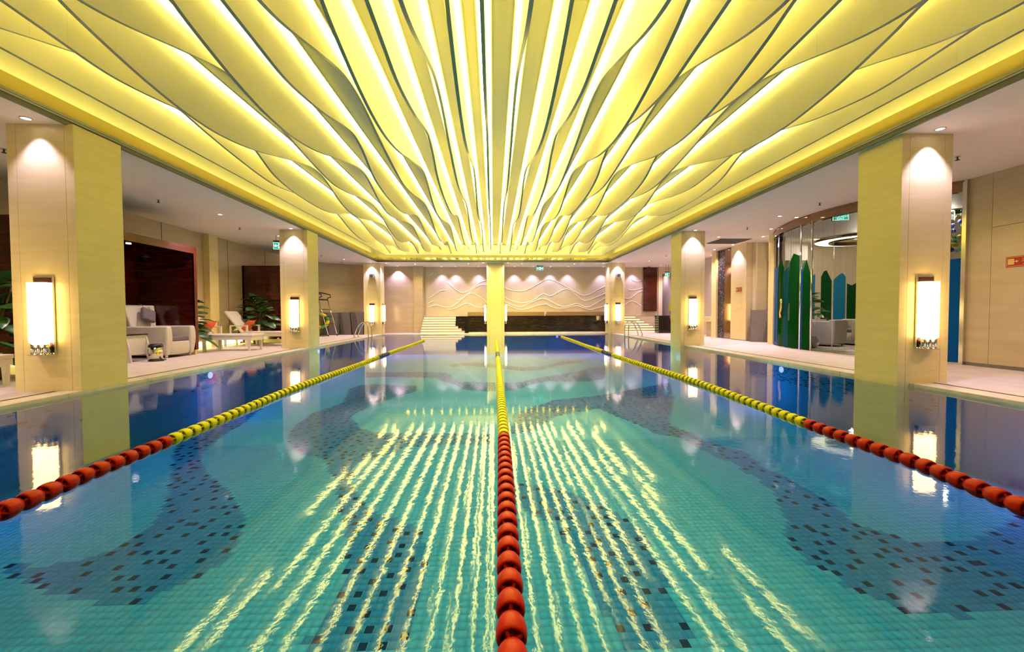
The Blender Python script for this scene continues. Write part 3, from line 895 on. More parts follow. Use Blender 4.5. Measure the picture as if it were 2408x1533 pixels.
for k, x in enumerate((-2.58, -1.89, -0.73, 1.08, 2.01, 2.91, 3.81, 5.58, 7.2)):
    down(x, 21.48, '%s from the left of the downlights washing the wavy-lined far wall' % ORDW[k], 'downlights washing the far wall', WALL_SPOT * 0.45, 88, 0.5, col_=WASH_COL)
for k, (x, y) in enumerate(((7.82, 8.95), (7.03, 10.2), (7.54, 10.32), (7.85, 11.75), (8.40, 12.95), (7.03, 13.04))):
    down(x, y, '%s nearest of the ceiling downlights beside the curved glass lounge' % ORDW[k], 'downlights by the glass lounge', AISLE_SPOT * 0.55, 125, 0.7)
down(8.36, 14.55, 'ceiling downlight shining down the pier with the small red sign', G, WALL_SPOT, 90, 0.3)
for k, (x, y) in enumerate(((8.3, 15.67), (7.0, 16.4), (8.1, 16.6), (9.0, 17.2), (7.1, 19.12), (8.34, 20.9), (8.95, 20.9))):
    down(x, y, '%s nearest of the ceiling downlights over the far right deck' % ORDW[k], 'downlights over the far right deck', AISLE_SPOT * 0.55, 120, 0.7)
for x, y, w_ in ((7.0, 6.5, 'behind the nearest right column'), (7.0, 3.5, 'over the right deck outside the view'), (-6.9, 4.2, 'over the left deck outside the view'), (-6.9, 1.5, 'over the left deck beside the camera'), (7.0, 1.0, 'over the right deck beside the camera')):
    down(x, y, 'ceiling downlight ' + w_, 'downlights over the near deck', AISLE_SPOT * 0.8, 130, 0.8)
down(8.95, 22.6, 'ceiling downlight in the far right doorway recess', G, 50, 110, 0.4)

# ================================================================== sprinklers
def make_spr():
    t = thing('sprinkler', 'x', 'sprinkler')
    obj('pipe', MB().cyl((0, 0, 0), (0, 0, -0.05), 0.010, n=8), 'black', t)
    obj('deflector', MB().cyl((0, 0, -0.05), (0, 0, -0.056), 0.028, n=12), 'black', t)
    obj('escutcheon', MB().cyl((0, 0, 0), (0, 0, -0.006), 0.035, n=12), 'alu', t)
    return t
sp0 = make_spr()
for i, (x, y) in enumerate(((-6.93, 6.42), (-6.87, 9.13), (-6.88, 11.95), (-6.87, 17.44), (-6.8, 19.54), (7.07, 6.24), (7.05, 8.95), (7.06, 11.59), (7.1, 17.21))):
    s_ = sp0 if i == 0 else copy_tree(sp0)
    s_.location = (x, y, S)
    sd = 'left' if x < 0 else 'right'; kk = i if x < 0 else i - 5
    tag(s_, '%s nearest dark sprinkler head hanging from the %s side ceiling' % (ORDW[kk], sd), 'sprinkler', 'sprinklers in the %s ceiling' % sd)
# sprinklers hanging through the coffer near the far end
for i, x in enumerate((-3.35, -2.35, -1.25, 0.85, 1.9, 2.85, 4.1)):  # left to right
    s_ = copy_tree(sp0)
    s_.location = (x, 18.95, 3.92)
    tag(s_, '%s from the left of the sprinkler heads at the far coffer end' % ORDW[i], 'sprinkler', 'sprinklers in the coffer')
    obj('drop_pipe', MB().cyl((0, 0, 0), (0, 0, 0.175), 0.008, n=8), 'alu', s_)

# ================================================================== lane ropes
def float_mesh(name, mat):
    mb = MB()
    mb.lathe([(-0.059, 0.006), (-0.057, 0.012), (-0.020, 0.015), (-0.016, 0.034), (-0.040, 0.037), (-0.042, 0.043), (-0.030, 0.048), (-0.006, 0.050), (0.022, 0.047), (0.044, 0.038), (0.056, 0.024), (0.060, 0.006)], 16, 'Y')
    for i in range(4):      # vanes that give the float its turbine look
        a = math.pi / 2 * i + 0.35
        c, s_ = math.cos(a), math.sin(a)
        px, pz = -s_ * 0.0055, c * 0.0055
        lo = [(c * 0.010 + px, -0.054, s_ * 0.010 + pz), (c * 0.040 + px, -0.038, s_ * 0.040 + pz), (c * 0.040 + px, -0.012, s_ * 0.040 + pz), (c * 0.010 + px, -0.012, s_ * 0.010 + pz)]
        hi = [(p[0] - 2 * px, p[1], p[2] - 2 * pz) for p in lo]
        mb.hexa(lo, hi)
    return mesh_of(name, mb, mat)
FM = {k: float_mesh('float_' + k, m_) for k, m_ in (('red', 'floatred'), ('yellow', 'floatyellow'), ('blue', 'floatblue'))}
def lane(label, pts, red_to, blue_at, red_tip):
    t = thing('lane_rope', label, 'lane rope', (pts[0][0], pts[0][1], 0), group='floating lane ropes')
    P = [Vector((x, y, 0.008)) for x, y in pts]
    org = Vector((pts[0][0], pts[0][1], 0))
    obj('cable', MB().tube([p - org for p in P], 0.004, 6), 'cable', t)
    seg = [(P[i + 1] - P[i]).length for i in range(len(P) - 1)]
    tot = sum(seg)
    d = 0.05
    k = 0
    while d < tot:
        i = 0; r = d
        while r > seg[i]:
            r -= seg[i]; i += 1
        p = P[i] + (P[i + 1] - P[i]) * (r / seg[i])
        u = (P[i + 1] - P[i]).normalized()
        c = 'yellow'
        if p.y < red_to: c = 'red'
        if blue_at - 0.4 < p.y < blue_at + 0.55: c = 'blue'
        if red_tip and d > tot - 0.4: c = 'red'
        sc_ = 1.0
        o = obj('float', FM[c], None, t, p - org + Vector((0, 0, 0.006 * math.sin(p.y * 1.3))), (0, k * 0.5, math.atan2(-u.x, u.y)))
        if red_tip and d > tot - 0.4:
            q = max(0.25, (tot - d) / 0.4); o.scale = (q, 1, q)
        d += 0.115
        k += 1
    return t
lane('left floating lane rope, red near the camera then yellow with a blue band', [(-2.40, 0.6), (-2.48, 2.22), (-2.54, 2.73), (-2.57, 3.47), (-2.64, 5.36), (-2.63, 10.2), (-2.56, 15.82)], 3.5, 10.15, False)
lane('centre floating lane rope running straight from the camera', [(0.04, 0.55), (0.05, 1.2), (0.06, 1.88), (0.08, 3.32), (0.09, 5.99), (0.10, 9.98), (0.11, 16.6)], 3.38, 9.95, True)
lane('right floating lane rope, red at its near end with a red far tip', [(2.50, 0.6), (2.67, 2.0), (2.78, 2.62), (2.80, 3.54), (2.87, 5.73), (2.80, 10.18), (2.88, 18.17)], 3.72, 10.3, True)

# ================================================================== pool lamps under water
def pool_lamp(x, y, nx_, ny_, label, e):
    t = thing('pool_lamp', label, 'pool lamp', (x, y, -0.11), group='lamps in the pool walls')
    n = Vector((nx_, ny_, 0))
    obj('bezel', MB().cyl((0, 0, 0), n * 0.012, 0.075, n=20), 'steel', t)
    obj('lens', MB().cyl(n * 0.012, n * 0.020, 0.058, n=20), 'poollens', t)
    light('pool_lamp_glow', 'POINT', n * 0.45 + Vector((0, 0, -0.25)), e, (0.12, 0.70, 1.0), t, 0.15)
for y in (3.5, 8.0, 12.85, 17.85):
    w_ = {3.5: 'nearest', 8.0: 'second', 12.85: 'third', 17.85: 'farthest'}[y]
    pool_lamp(PL, y, 1, 0, '%s round blue lamp under water in the left pool wall' % w_, 6)
    pool_lamp(PR, y, -1, 0, '%s round blue lamp under water in the right pool wall' % w_, 6)
pool_lamp(3.02, PF, 0, -1, 'round blue lamp under water in the far pool wall', 2)

# ================================================================== far end: stairs, black wall, bench
def stairs(label, n, x0, xr, y0, rise, run, wide=99):
    t = thing('staircase', label, 'stairs', ((x0 + xr[0]) / 2, y0, D))
    cx_ = (x0 + xr[0]) / 2
    for i in range(n):
        x1 = xr[i]
        y = i * run
        s_ = obj('step', MB().box(x0 - cx_, x1 - cx_, y, 1.35 if x1 <= wide else 0.46, i * rise, (i + 1) * rise - 0.001), 'coping', t)
        obj('nosing', MB().box(x0 - cx_, x1 - cx_ + 0.01, y - 0.035, y + 0.06, (i + 1) * rise - 0.052, (i + 1) * rise + 0.002), 'wall', s_)
        obj('step_light', MB().box(x0 - cx_ + 0.01, x1 - cx_ - 0.01, y - 0.006, y, i * rise + 0.008, (i + 1) * rise - 0.054), 'steplight', s_)
    return t
stairs('glowing lit steps at the left end of the black marble wall', 7, -3.48, [-1.40, -1.55, -1.72, -1.86, -1.86, -1.86, -1.86], 20.42, 0.118, 0.17, -1.85)
stairs('glowing lit steps behind the right pool ladder', 7, 6.30, [8.35, 8.2, 8.02, 7.84, 7.66, 7.48, 7.3], 20.75, 0.118, 0.14)
t = thing('low_wall', 'black streaked marble wall below the far bench', 'wall', (1.8, 21.0, D), group=None)
obj('marble_face', MB().box(-3.63, 3.72, -0.1, 0.0, 0, 0.80), 'blackmarble', t)
obj('marble_core', MB().box(-3.6, 3.8, 0.0, 0.74, 0, 0.80), 'blackmarble', t)
obj('top_edge', MB().box(-3.63, 3.8, -0.11, 0.74, 0.80, 0.825), 'blackgloss', t)
obj('end_pier', MB().box(-3.2, -3.05, -0.13, -0.1, 0, 0.82), 'blackgloss', t)
obj('base_ledge', MB().box(-3.0, 3.72, -0.22, -0.1, 0, 0.05), 'coping', t)
for x0, x1, lb in ((-1.27, 2.55, 'left brown bench back above the black marble wall'), (2.68, 5.9, 'right brown bench back above the black marble wall')):
    t = thing('bench', lb, 'bench', ((x0 + x1) / 2, 21.3, D + 0.825))
    h = (x1 - x0) / 2
    obj('backrest', MB().box(-h, h, -0.05, 0.05, 0, 0.22), 'bench', t, bevel=0.02) if 'bench' in M else obj('backrest', MB().box(-h, h, -0.05, 0.05, 0, 0.22), plain('brown_leather', (0.30, 0.19, 0.09), 0.5), t, bevel=0.02)
    obj('seat', MB().box(-h, h, 0.05, 0.40, 0, 0.10), plain('brown_seat', (0.28, 0.17, 0.08), 0.5), t, bevel=0.02)
t = thing('counter', 'black gloss counter standing below the far doorway', 'counter', (8.3, 20.15, D))
obj('body', MB().box(-0.44, 0.6, -0.25, 0.25, 0, 0.80), 'blackgloss', t)
obj('top', MB().box(-0.45, 0.62, -0.27, 0.27, 0.80, 0.83), 'black', t)

# ================================================================== lacquer cabanas on the left
def cabana(label, y0, y1, zt):
    t = thing('cabana', label, 'cabana', (-7.8, (y0 + y1) / 2, D))
    h = (y1 - y0) / 2
    xa, xb = -0.64, 0.67
    obj('back_panel', MB().box(xa, xa + 0.05, -h, h, 0, zt), 'lacquer', t)
    obj('roof', MB().box(xa, xb, -h, h, zt - 0.09, zt), 'lacquer', t)
    for s_ in (-1, 1):
        a, b = sorted((s_ * h, s_ * (h - 0.10)))
        w_ = obj('side_panel', MB().box(xa, xb, a, b, 0.12, zt - 0.09), 'lacquer', t)
        obj('plinth', MB().box(xa, xb - 0.02, a + 0.01, b - 0.01, 0, 0.12), 'marble', w_)
    obj('front_fascia', MB().box(xb - 0.03, xb + 0.004, -h, h, zt - 0.16, zt), 'lacquer_edge', t)
    for s_ in (-1, 1):
        a, b = sorted((s_ * h, s_ * (h - 0.10)))
        obj('front_post', MB().box(xb - 0.03, xb + 0.004, a, b, 0.12, zt - 0.16), 'lacquer_edge', t)
    d_ = light('cabana_lamp_beam', 'SPOT', (0.05, 0.55, zt - 0.11), 6, SPOT_COL, t, 0.03, 120, 0.6, (0.05, 0.55, 0))
    obj('ceiling_lamp', MB().cyl((0.05, 0.55, zt - 0.1), (0.05, 0.55, zt - 0.092), 0.045, n=14), 'down', t)
    return t
cabana('nearer dark red lacquer cabana behind the white armchair', 7.2, 10.6, 2.57)
cabana('farther dark red lacquer cabana behind the middle left column', 14.75, 17.2, 2.60)

# wall uplights
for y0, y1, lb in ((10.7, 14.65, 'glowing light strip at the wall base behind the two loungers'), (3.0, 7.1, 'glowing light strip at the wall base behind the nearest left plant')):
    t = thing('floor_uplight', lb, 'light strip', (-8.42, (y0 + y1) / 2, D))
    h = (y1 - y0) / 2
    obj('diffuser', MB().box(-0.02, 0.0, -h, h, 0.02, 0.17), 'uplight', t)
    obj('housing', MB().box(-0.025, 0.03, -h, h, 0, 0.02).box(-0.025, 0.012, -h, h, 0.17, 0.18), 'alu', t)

# ================================================================== plants
def leaf_mesh():
    mb = MB(); vs = []; fs = []
    n = 7; L = 1.0
    for i in range(n + 1):
        u = i / n
        w_ = 0.40 * math.sin(math.pi * min(1, u * 0.93 + 0.04)) ** 0.75 * (1 - 0.25 * u)
        z = -0.45 * u * u + 0.10 * u
        vs += [(-w_, u * L, z - 0.03), (-w_ * 0.5, u * L, z + 0.012), (0, u * L, z - 0.01), (w_ * 0.5, u * L, z + 0.012), (w_, u * L, z - 0.03)]
    for i in range(n):
        for j in range(4):
            a = i * 5 + j
            fs.append((a, a + 1, a + 6, a + 5))
    mb.sm = True
    mb.add(vs, fs)
    return mesh_of('leaf', mb, 'leaf')
LEAF = leaf_mesh()
def plant(label, x, y, h, spread, nl, seed, z=D, size=0.34):
    r = random.Random(seed)
    t = thing('potted_plant', label, 'plant', (x, y, z), group='broad-leaved potted plants')
    obj('pot', MB().lathe([(0, 0.0), (0, 0.13), (0.26, 0.17), (0.28, 0.17), (0.28, 0.15), (0.24, 0.14), (0.24, 0.0)], 18), 'pot', t)
    for k in range(4):
        a = r.uniform(0, 6.28); q = r.uniform(0.1, 0.45) * spread
        obj('stem', MB().tube([(0, 0, 0.2), (q * 0.3 * math.cos(a), q * 0.3 * math.sin(a), h * 0.5), (q * math.cos(a), q * math.sin(a), h * 0.92)], 0.014, 6), 'stem', t)
    for k in range(nl):
        u = (k + 0.5) / nl
        zz = 0.34 + (h - 0.34) * (u ** 0.8)
        a = k * 2.399 + r.uniform(-0.3, 0.3)
        rad = spread * (0.10 + 0.32 * (1 - u)) * r.uniform(0.5, 1.3)
        s_ = size * r.uniform(0.75, 1.2) * (1.0 - 0.25 * u)
        o = obj('leaf', LEAF, None, t, (rad * math.cos(a), rad * math.sin(a), zz), (r.uniform(0.25, 0.95) - 0.6 * (1 - u), r.uniform(-0.4, 0.4), a - math.pi / 2))
        o.scale = (s_, s_, s_)
    return t
plant('dark potted plant at the left picture edge behind the nearest column', -7.45, 6.62, 1.5, 0.8, 60, 3, size=0.42)
plant('potted plant half hidden by the end of the nearer red cabana', -7.72, 11.05, 1.35, 0.75, 40, 5, size=0.36)
plant('bushy potted plant behind the farther lounger against the red cabana', -7.62, 14.12, 1.5, 0.85, 58, 8, size=0.40)
plant('leafy potted plant inside the glass lounge', 10.05, 13.2, 1.55, 0.8, 60, 12, size=0.36)

# ================================================================== loungers
def make_lounger():
    # foot end at +x, head at -x; origin on the floor below the middle
    t = thing('sun_lounger', 'x', 'lounger')
    W_ = 0.31
    obj('side_rail', MB().box(-0.95, 0.95, -W_, -W_ + 0.035, 0.29, 0.37), 'whiteframe', t)
    obj('side_rail', MB().box(-0.95, 0.95, W_ - 0.035, W_, 0.29, 0.37), 'whiteframe', t)
    obj('end_rail', MB().box(0.90, 0.95, -W_ + 0.035, W_ - 0.035, 0.27, 0.37), 'whiteframe', t)
    obj('end_rail', MB().box(-0.95, -0.90, -W_ + 0.035, W_ - 0.035, 0.29, 0.37), 'whiteframe', t)
    for x in (-0.90, -0.28, 0.88):
        for s_ in (-1, 1):
            y0, y1 = sorted((s_ * W_, s_ * (W_ - 0.05)))
            lg = MB().hexa([(x - 0.018, y0, 0), (x + 0.018, y0, 0), (x + 0.018, y1, 0), (x - 0.018, y1, 0)], [(x - 0.035, y0, 0.30), (x + 0.035, y0, 0.30), (x + 0.035, y1, 0.30), (x - 0.035, y1, 0.30)])
            obj('leg', lg, 'whiteframe', t)
    obj('seat_mattress', MB().box(-0.42, 0.97, -W_ - 0.005, W_ + 0.005, 0.372, 0.435), 'sling', t, bevel=0.015)
    a = math.radians(52)
    L = 0.80
    hx, hz = -0.42, 0.40
    dx, dz = -math.cos(a), math.sin(a)
    px, pz = math.sin(a) * 0.05, math.cos(a) * 0.05
    q = [(hx, hz), (hx + dx * L, hz + dz * L), (hx + dx * L + px, hz + dz * L + pz), (hx + px, hz + pz)]
    obj('backrest', MB().prism([(u, v) for u, v in q], -W_, W_, 'XZ'), 'sling', t, bevel=0.012)
    obj('back_strut', MB().cyl((hx + dx * 0.45, 0.2, hz + dz * 0.45), (-0.86, 0.2, 0.34), 0.010, n=8), 'whiteframe', t)
    for s_ in (-1, 1):
        y = s_ * (W_ + 0.02)
        ar = obj('armrest', MB().box(-0.72, -0.20, y - 0.022, y + 0.022, 0.60, 0.635), 'whiteframe', t, bevel=0.005)
        obj('arm_post', MB().box(-0.25, -0.20, y - 0.022, y + 0.022, 0.0, 0.60), 'whiteframe', ar)
        obj('arm_post', MB().box(-0.72, -0.68, y - 0.022, y + 0.022, 0.33, 0.60), 'whiteframe', ar)
    obj('wheel', MB().cyl((0.62, -0.2, 0.22), (0.62, -0.16, 0.22), 0.03, n=12), 'whiteframe', t)
    return t
lo = make_lounger()
tag(lo, 'white sun lounger nearer the armchair, with an orange cushion', 'lounger', 'sun loungers on the left deck')
lo.location = (-7.30, 11.75, D)
l2 = copy_tree(lo); l2.location = (-7.18, 13.45, D)
tag(l2, 'farther white sun lounger with raised back in front of the red cabana plant', 'lounger')
l3 = copy_tree(lo); l3.location = (-7.48, 5.75, D); l3.rotation_euler = (0, 0, 0)
tag(l3, 'white sun lounger cut by the left picture edge', 'lounger')
def cushion(x, y, z, label):
    t = thing('cushion', label, 'cushion', (x, y, z))
    mb = MB(); n = 10; vs = []; fs = []
    for sd in (1, -1):
        for i in range(n + 1):
            for j in range(n + 1):
                u, v = i / n * 2 - 1, j / n * 2 - 1
                e = (1 - abs(u) ** 3) * (1 - abs(v) ** 3)
                k = 1 - 0.10 * (abs(u) ** 2 * (1 - abs(v)) + abs(v) ** 2 * (1 - abs(u)))
                vs.append((0.22 * u * k, 0.22 * v * k, sd * 0.075 * e ** 0.6))
    o = 0
    for sd in (0, 1):
        b = sd * (n + 1) ** 2
        for i in range(n):
            for j in range(n):
                a = b + i * (n + 1) + j
                fs.append((a, a + n + 1, a + n + 2, a + 1))
    mb.sm = True; mb.add(vs, fs)
    obj('cover', mb, 'orange', t, (0, 0, 0.17), (0, math.radians(-52 + 180), 0))
    obj('seam', MB().tube([(0.22 * a, 0.22 * b, 0) for a, b in ((-1, -1), (0, -.9), (1, -1), (.9, 0), (1, 1), (0, .9), (-1, 1), (-.9, 0))], 0.005, 5, True), 'orange', t, (0, 0, 0.17), (0, math.radians(128), 0))
    return t
cushion(-7.68, 11.75, 0.475, 'orange square cushion on the nearer lounger')
cushion(-7.56, 13.45, 0.475, 'orange square cushion on the farther lounger')

# ================================================================== armchairs
def tub_part(mb, x0, x1, y0, y1, z0, z1, fl=0.0):
    """box whose sides bow outwards a little towards the top"""
    n = 5; prev = None
    for i in range(n + 1):
        u = i / n
        k = fl * (math.sin(u * math.pi * 0.9) * 0.9 - 0.4 * (1 - u))
        z = z0 + (z1 - z0) * u
        ring = [(x0 - k, y0 - k, z), (x1 + k, y0 - k, z), (x1 + k, y1 + k, z), (x0 - k, y1 + k, z)]
        o = len(mb.v)
        mb.v += ring
        if prev is not None:
            for j in range(4):
                mb.f.append((prev + j, prev + (j + 1) % 4, o + (j + 1) % 4, o + j)); mb.m.append(0); mb.smooth.append(False)
        else:
            mb.f.append((o + 3, o + 2, o + 1, o)); mb.m.append(0); mb.smooth.append(False)
        prev = o
    mb.f.append((prev, prev + 1, prev + 2, prev + 3)); mb.m.append(0); mb.smooth.append(False)
    return mb
def armchair(label, loc, rz, high=True, cushions=True, group=None):
    # front faces -y, local
    t = thing('armchair', label, 'armchair', loc, rz, group)
    obj('base', tub_part(MB(), -0.26, 0.26, -0.40, 0.36, 0.06, 0.36, 0.02), 'wicker', t, bevel=0.02)
    for s_ in (-1, 1):
        a, b = sorted((s_ * 0.27, s_ * 0.40))
        obj('arm', tub_part(MB(), a, b, -0.42, 0.36, 0.06, 0.70, 0.03), 'wicker', t, bevel=0.03, segs=3)
    if high:
        n = 6; mb = MB(); prev = None
        for i in range(n + 1):
            u = i / n
            z = 0.06 + 1.12 * u
            hw = 0.33 + 0.09 * u - 0.05 * math.sin(math.pi * u)
            y0 = 0.26 + 0.14 * u * u; y1 = y0 + 0.12
            o = len(mb.v)
            mb.v += [(-hw, y0, z), (hw, y0, z), (hw, y1, z), (-hw, y1, z)]
            if prev is not None:
                for j in range(4):
                    mb.f.append((prev + j, prev + (j + 1) % 4, o + (j + 1) % 4, o + j)); mb.m.append(0); mb.smooth.append(False)
            else:
                mb.f.append((3, 2, 1, 0)); mb.m.append(0); mb.smooth.append(False)
            prev = o
        mb.f.append((prev, prev + 1, prev + 2, prev + 3)); mb.m.append(0); mb.smooth.append(False)
        obj('backrest', mb, 'wicker', t, bevel=0.03, segs=3)
    else:
        obj('backrest', tub_part(MB(), -0.40, 0.40, 0.28, 0.42, 0.06, 0.74, 0.02), 'wicker', t, bevel=0.03, segs=3)
    obj('seat_cushion', MB().box(-0.26, 0.26, -0.40, 0.26, 0.36, 0.46), 'greyfab', t, bevel=0.025, segs=3)
    if high and cushions:
        cu = obj('back_cushion', MB().box(-0.17, 0.17, -0.045, 0.045, -0.15, 0.15), 'greyfab', t, (0.04, 0.25, 0.95), (math.radians(-12), 0.32, 0), bevel=0.04, segs=4)
        for x in (-0.10, 0.10):
            obj('strap', MB().tube([(x, 0.02, 0.14), (x, 0.06, 0.24), (x, 0.14, 0.28)], 0.006, 6), 'greyfab', cu)
    for x in (-0.33, 0.33):
        for y in (-0.36, 0.34):
            obj('foot', MB().cyl((x, y, 0), (x, y, 0.07), 0.02, 0.028, n=10), 'whiteframe', t)
    return t
armchair('white wicker high-backed armchair with grey cushions in the red cabana', (-7.62, 10.06, D), math.radians(86), True, True).scale = (1.0, 1.18, 1.0)
armchair('white wicker armchair mostly hidden behind the nearest left column', (-7.62, 8.10, D), math.radians(90), True, True)
t = thing('side_table', 'white wicker side table with dark top between the armchairs', 'table', (-7.50, 9.02, D))
for s_ in (-1, 1):
    pf = [(-0.30, 0), (-0.24, 0), (-0.20, 0.12), (0.20, 0.12), (0.24, 0), (0.30, 0), (0.26, 0.30), (0.20, 0.54), (-0.20, 0.54), (-0.26, 0.30)]
    a, b = sorted((s_ * 0.26, s_ * 0.23))
    obj('side_panel', MB().prism(pf, a, b, 'XZ'), 'wicker', t)
for s_ in (-1, 1):
    a, b = sorted((s_ * 0.21, s_ * 0.18))
    obj('end_panel', MB().box(a, b, -0.23, 0.23, 0.14, 0.54), 'wicker', t)
obj('table_top', MB().box(-0.23, 0.23, -0.27, 0.27, 0.54, 0.565), 'blackgloss', t, bevel=0.005)
t = thing('trash_bin', 'small chrome pedal bin with black lid by the side table', 'bin', (-7.0, 9.12, D))
t.scale = (1.1, 1.1, 1.25)
obj('body', MB().lathe([(0.015, 0.0), (0.015, 0.105), (0.235, 0.11), (0.235, 0.0)], 24), 'steel', t)
obj('lid', MB().lathe([(0.235, 0.115), (0.26, 0.115), (0.285, 0.09), (0.29, 0.0)], 24), 'black', t)
obj('base_ring', MB().lathe([(0, 0.0), (0, 0.118), (0.02, 0.118), (0.022, 0.1)], 24), 'black', t)
obj('pedal', MB().box(0.09, 0.17, -0.03, 0.03, 0.015, 0.03), 'black', t, bevel=0.004)
obj('handle', MB().tube([(-0.118, 0, 0.24), (-0.14, 0, 0.18), (-0.13, 0, 0.10)], 0.008, 8), 'black', t)
obj('sticker', MB().box(0.104, 0.112, -0.06, -0.02, 0.10, 0.16), 'buoyyellow', t, rot=(0, 0, -0.3))

# ================================================================== pool ladders
def ladder(label, x, y, out):
    t = thing('pool_ladder', label, 'ladder', (x, y, D), group='chrome pool ladders')
    for dy in (-0.25, 0.25):
        pts = []
        prof = [(0.42, 0.0), (0.42, 0.10), (0.30, 0.40), (0.20, 0.55), (0.10, 0.61), (0.0, 0.60), (-0.09, 0.52), (-0.13, 0.38), (-0.14, 0.0), (-0.14, -0.75)]
        for i in range(len(prof) - 1):
            p0 = Vector(prof[max(i - 1, 0)]); p1 = Vector(prof[i]); p2 = Vector(prof[i + 1]); p3 = Vector(prof[min(i + 2, len(prof) - 1)])
            for u in (0, .33, .66):
                q = 0.5 * (2*p1 + (p2 - p0)*u + (2*p0 - 5*p1 + 4*p2 - p3)*u*u + (3*p1 - p0 - 3*p2 + p3)*u**3)
                pts.append((out * q.x, dy, q.y))
        pts.append((out * prof[-1][0], dy, prof[-1][1]))
        r_ = obj('handrail', MB().tube(pts, 0.025, 10), 'steel', t)
        obj('flange', MB().cyl((out * 0.42, dy, 0.005), (out * 0.42, dy, 0.025), 0.05, n=16), 'steel', r_)
    for z in (-0.25, -0.5, -0.72):
        obj('tread', MB().box(-0.18, -0.10, -0.25, 0.25, z - 0.012, z + 0.012) if out > 0 else MB().box(0.10, 0.18, -0.25, 0.25, z - 0.012, z + 0.012), 'steel', t)
ladder('chrome pool ladder in front of the farthest left column', PL - 0.06, 17.9, -1)
ladder('chrome pool ladder in front of the right lit steps', PR + 0.06, 17.4, 1)

# ================================================================== rescue things at the far left corner
t = thing('lean_ladder', 'tall leaning metal ladder with black hooks beside the lifebuoy', 'ladder', (-7.1, 19.0, D))
for s_, (x, y) in ((0, (-0.02, -0.32)), (1, (0.15, 0.25))):
    top = Vector((x - 0.50, y + 0.25, 1.62))
    r_ = obj('rail', MB().cyl((x, y, 0.02), top, 0.019, n=12), 'steel', t)
    obj('foot', MB().cyl((x, y, 0.0), (x - 0.012, y + 0.005, 0.06), 0.026, n=10), 'black', r_)
    obj('hook', MB().tube([top, top + Vector((0.02, 0, 0.06)), top + Vector((0.14, 0, 0.10)), top + Vector((0.12, 0, 0.20)), top + Vector((-0.15, 0, 0.27)), top + Vector((-0.50, 0, 0.33))], 0.024, 8), 'black', r_)
for u in (0.32, 0.52, 0.72):
    a = Vector((-0.02, -0.32, 0)).lerp(Vector((-0.52, -0.07, 1.62)), u); b = Vector((0.15, 0.25, 0)).lerp(Vector((-0.35, 0.50, 1.62)), u)
    obj('rung', MB().cyl(a, b, 0.014, n=10), 'black', t)
obj('clamp_bar', MB().cyl((-0.52, -0.07, 1.60), (-0.35, 0.50, 1.60), 0.035, n=10), 'black', t)
t = thing('lifebuoy', 'green and yellow ring lifebuoy leaning on dark blocks', 'lifebuoy', (-7.72, 19.42, D + 0.30))
for k in range(8):
    pts = []
    for i in range(7):
        a = 2 * math.pi * (k + i / 6) / 8
        pts.append((0.29 * math.cos(a), 0, 0.36 + 0.29 * math.sin(a)))
    obj('ring_segment', MB().tube(pts, 0.075, 12), 'buoygreen' if k % 2 == 0 else 'buoyyellow', t)
t.rotation_euler = (math.radians(-10), 0, math.radians(25))

def block(label, pts_lo, pts_hi, z1, face):
    xs = [p[0] for p in pts_lo]; ys = [p[1] for p in pts_lo]
    cx_, cy_ = sum(xs) / len(xs), sum(ys) / len(ys)
    t = thing('angular_block', label, 'block', (cx_, cy_, D), group='dark grey angular blocks')
    lo = [(p[0] - cx_, p[1] - cy_, 0) for p in pts_lo]; hi = [(p[0] - cx_, p[1] - cy_, z1) for p in pts_hi]
    obj('body', MB().hexa(lo, hi), 'greyblock', t)
    f0, f1, f2 = face   # pale slanted facet on the front face
    fr_ = MB()
    a = Vector(lo[0]); b = Vector(lo[1]); c = Vector(hi[1]); d = Vector(hi[0])
    nrm = (b - a).cross(d - a).normalized() * 0.006
    q = [a.lerp(b, f0), a.lerp(b, f1), d.lerp(c, f2), d.lerp(c, f0 * 0.5)]
    fr_.hexa([p + nrm * 0.0 for p in q], [p + nrm for p in q])
    obj('facet', fr_, 'greyblock2', t)
block('dark angular block, leftmost by the leaning ladder', [(-7.72, 19.68), (-7.12, 19.75), (-7.12, 20.0), (-7.72, 19.95)], [(-7.72, 19.68), (-7.09, 19.75), (-7.09, 20.0), (-7.72, 19.95)], 1.03, (0.45, 0.95, 0.98))
block('dark angular block, middle one left of the pool ladder', [(-7.05, 20.0), (-6.55, 19.95), (-6.55, 20.4), (-7.05, 20.4)], [(-7.12, 20.0), (-6.62, 19.95), (-6.62, 20.4), (-7.12, 20.4)], 1.03, (0.35, 0.98, 0.95))
block('dark angular block touching the farthest left column', [(-6.50, 19.95), (-6.02, 19.9), (-6.02, 20.4), (-6.50, 20.4)], [(-6.60, 19.95), (-6.02, 19.9), (-6.02, 20.4), (-6.60, 20.4)], 1.05, (0.75, 0.99, 0.98))
block('dark angular block on the right deck before the glass lounge', [(8.42, 13.6), (8.86, 13.25), (8.98, 13.5), (8.55, 13.85)], [(8.46, 13.6), (8.86, 13.25), (8.98, 13.5), (8.59, 13.85)], 1.04, (0.02, 0.62, 0.95))
t = thing('floor_pad', 'low dark tray on the deck behind the leaning ladder', 'tray', (-7.6, 18.8, D))
obj('tray', MB().box(-0.35, 0.35, -0.25, 0.25, 0, 0.03), 'greyblock', t, bevel=0.006)
obj('rim', MB().box(-0.36, 0.36, -0.26, -0.24, 0.0, 0.05).box(-0.36, 0.36, 0.24, 0.26, 0, 0.05), 'greyblock2', t)

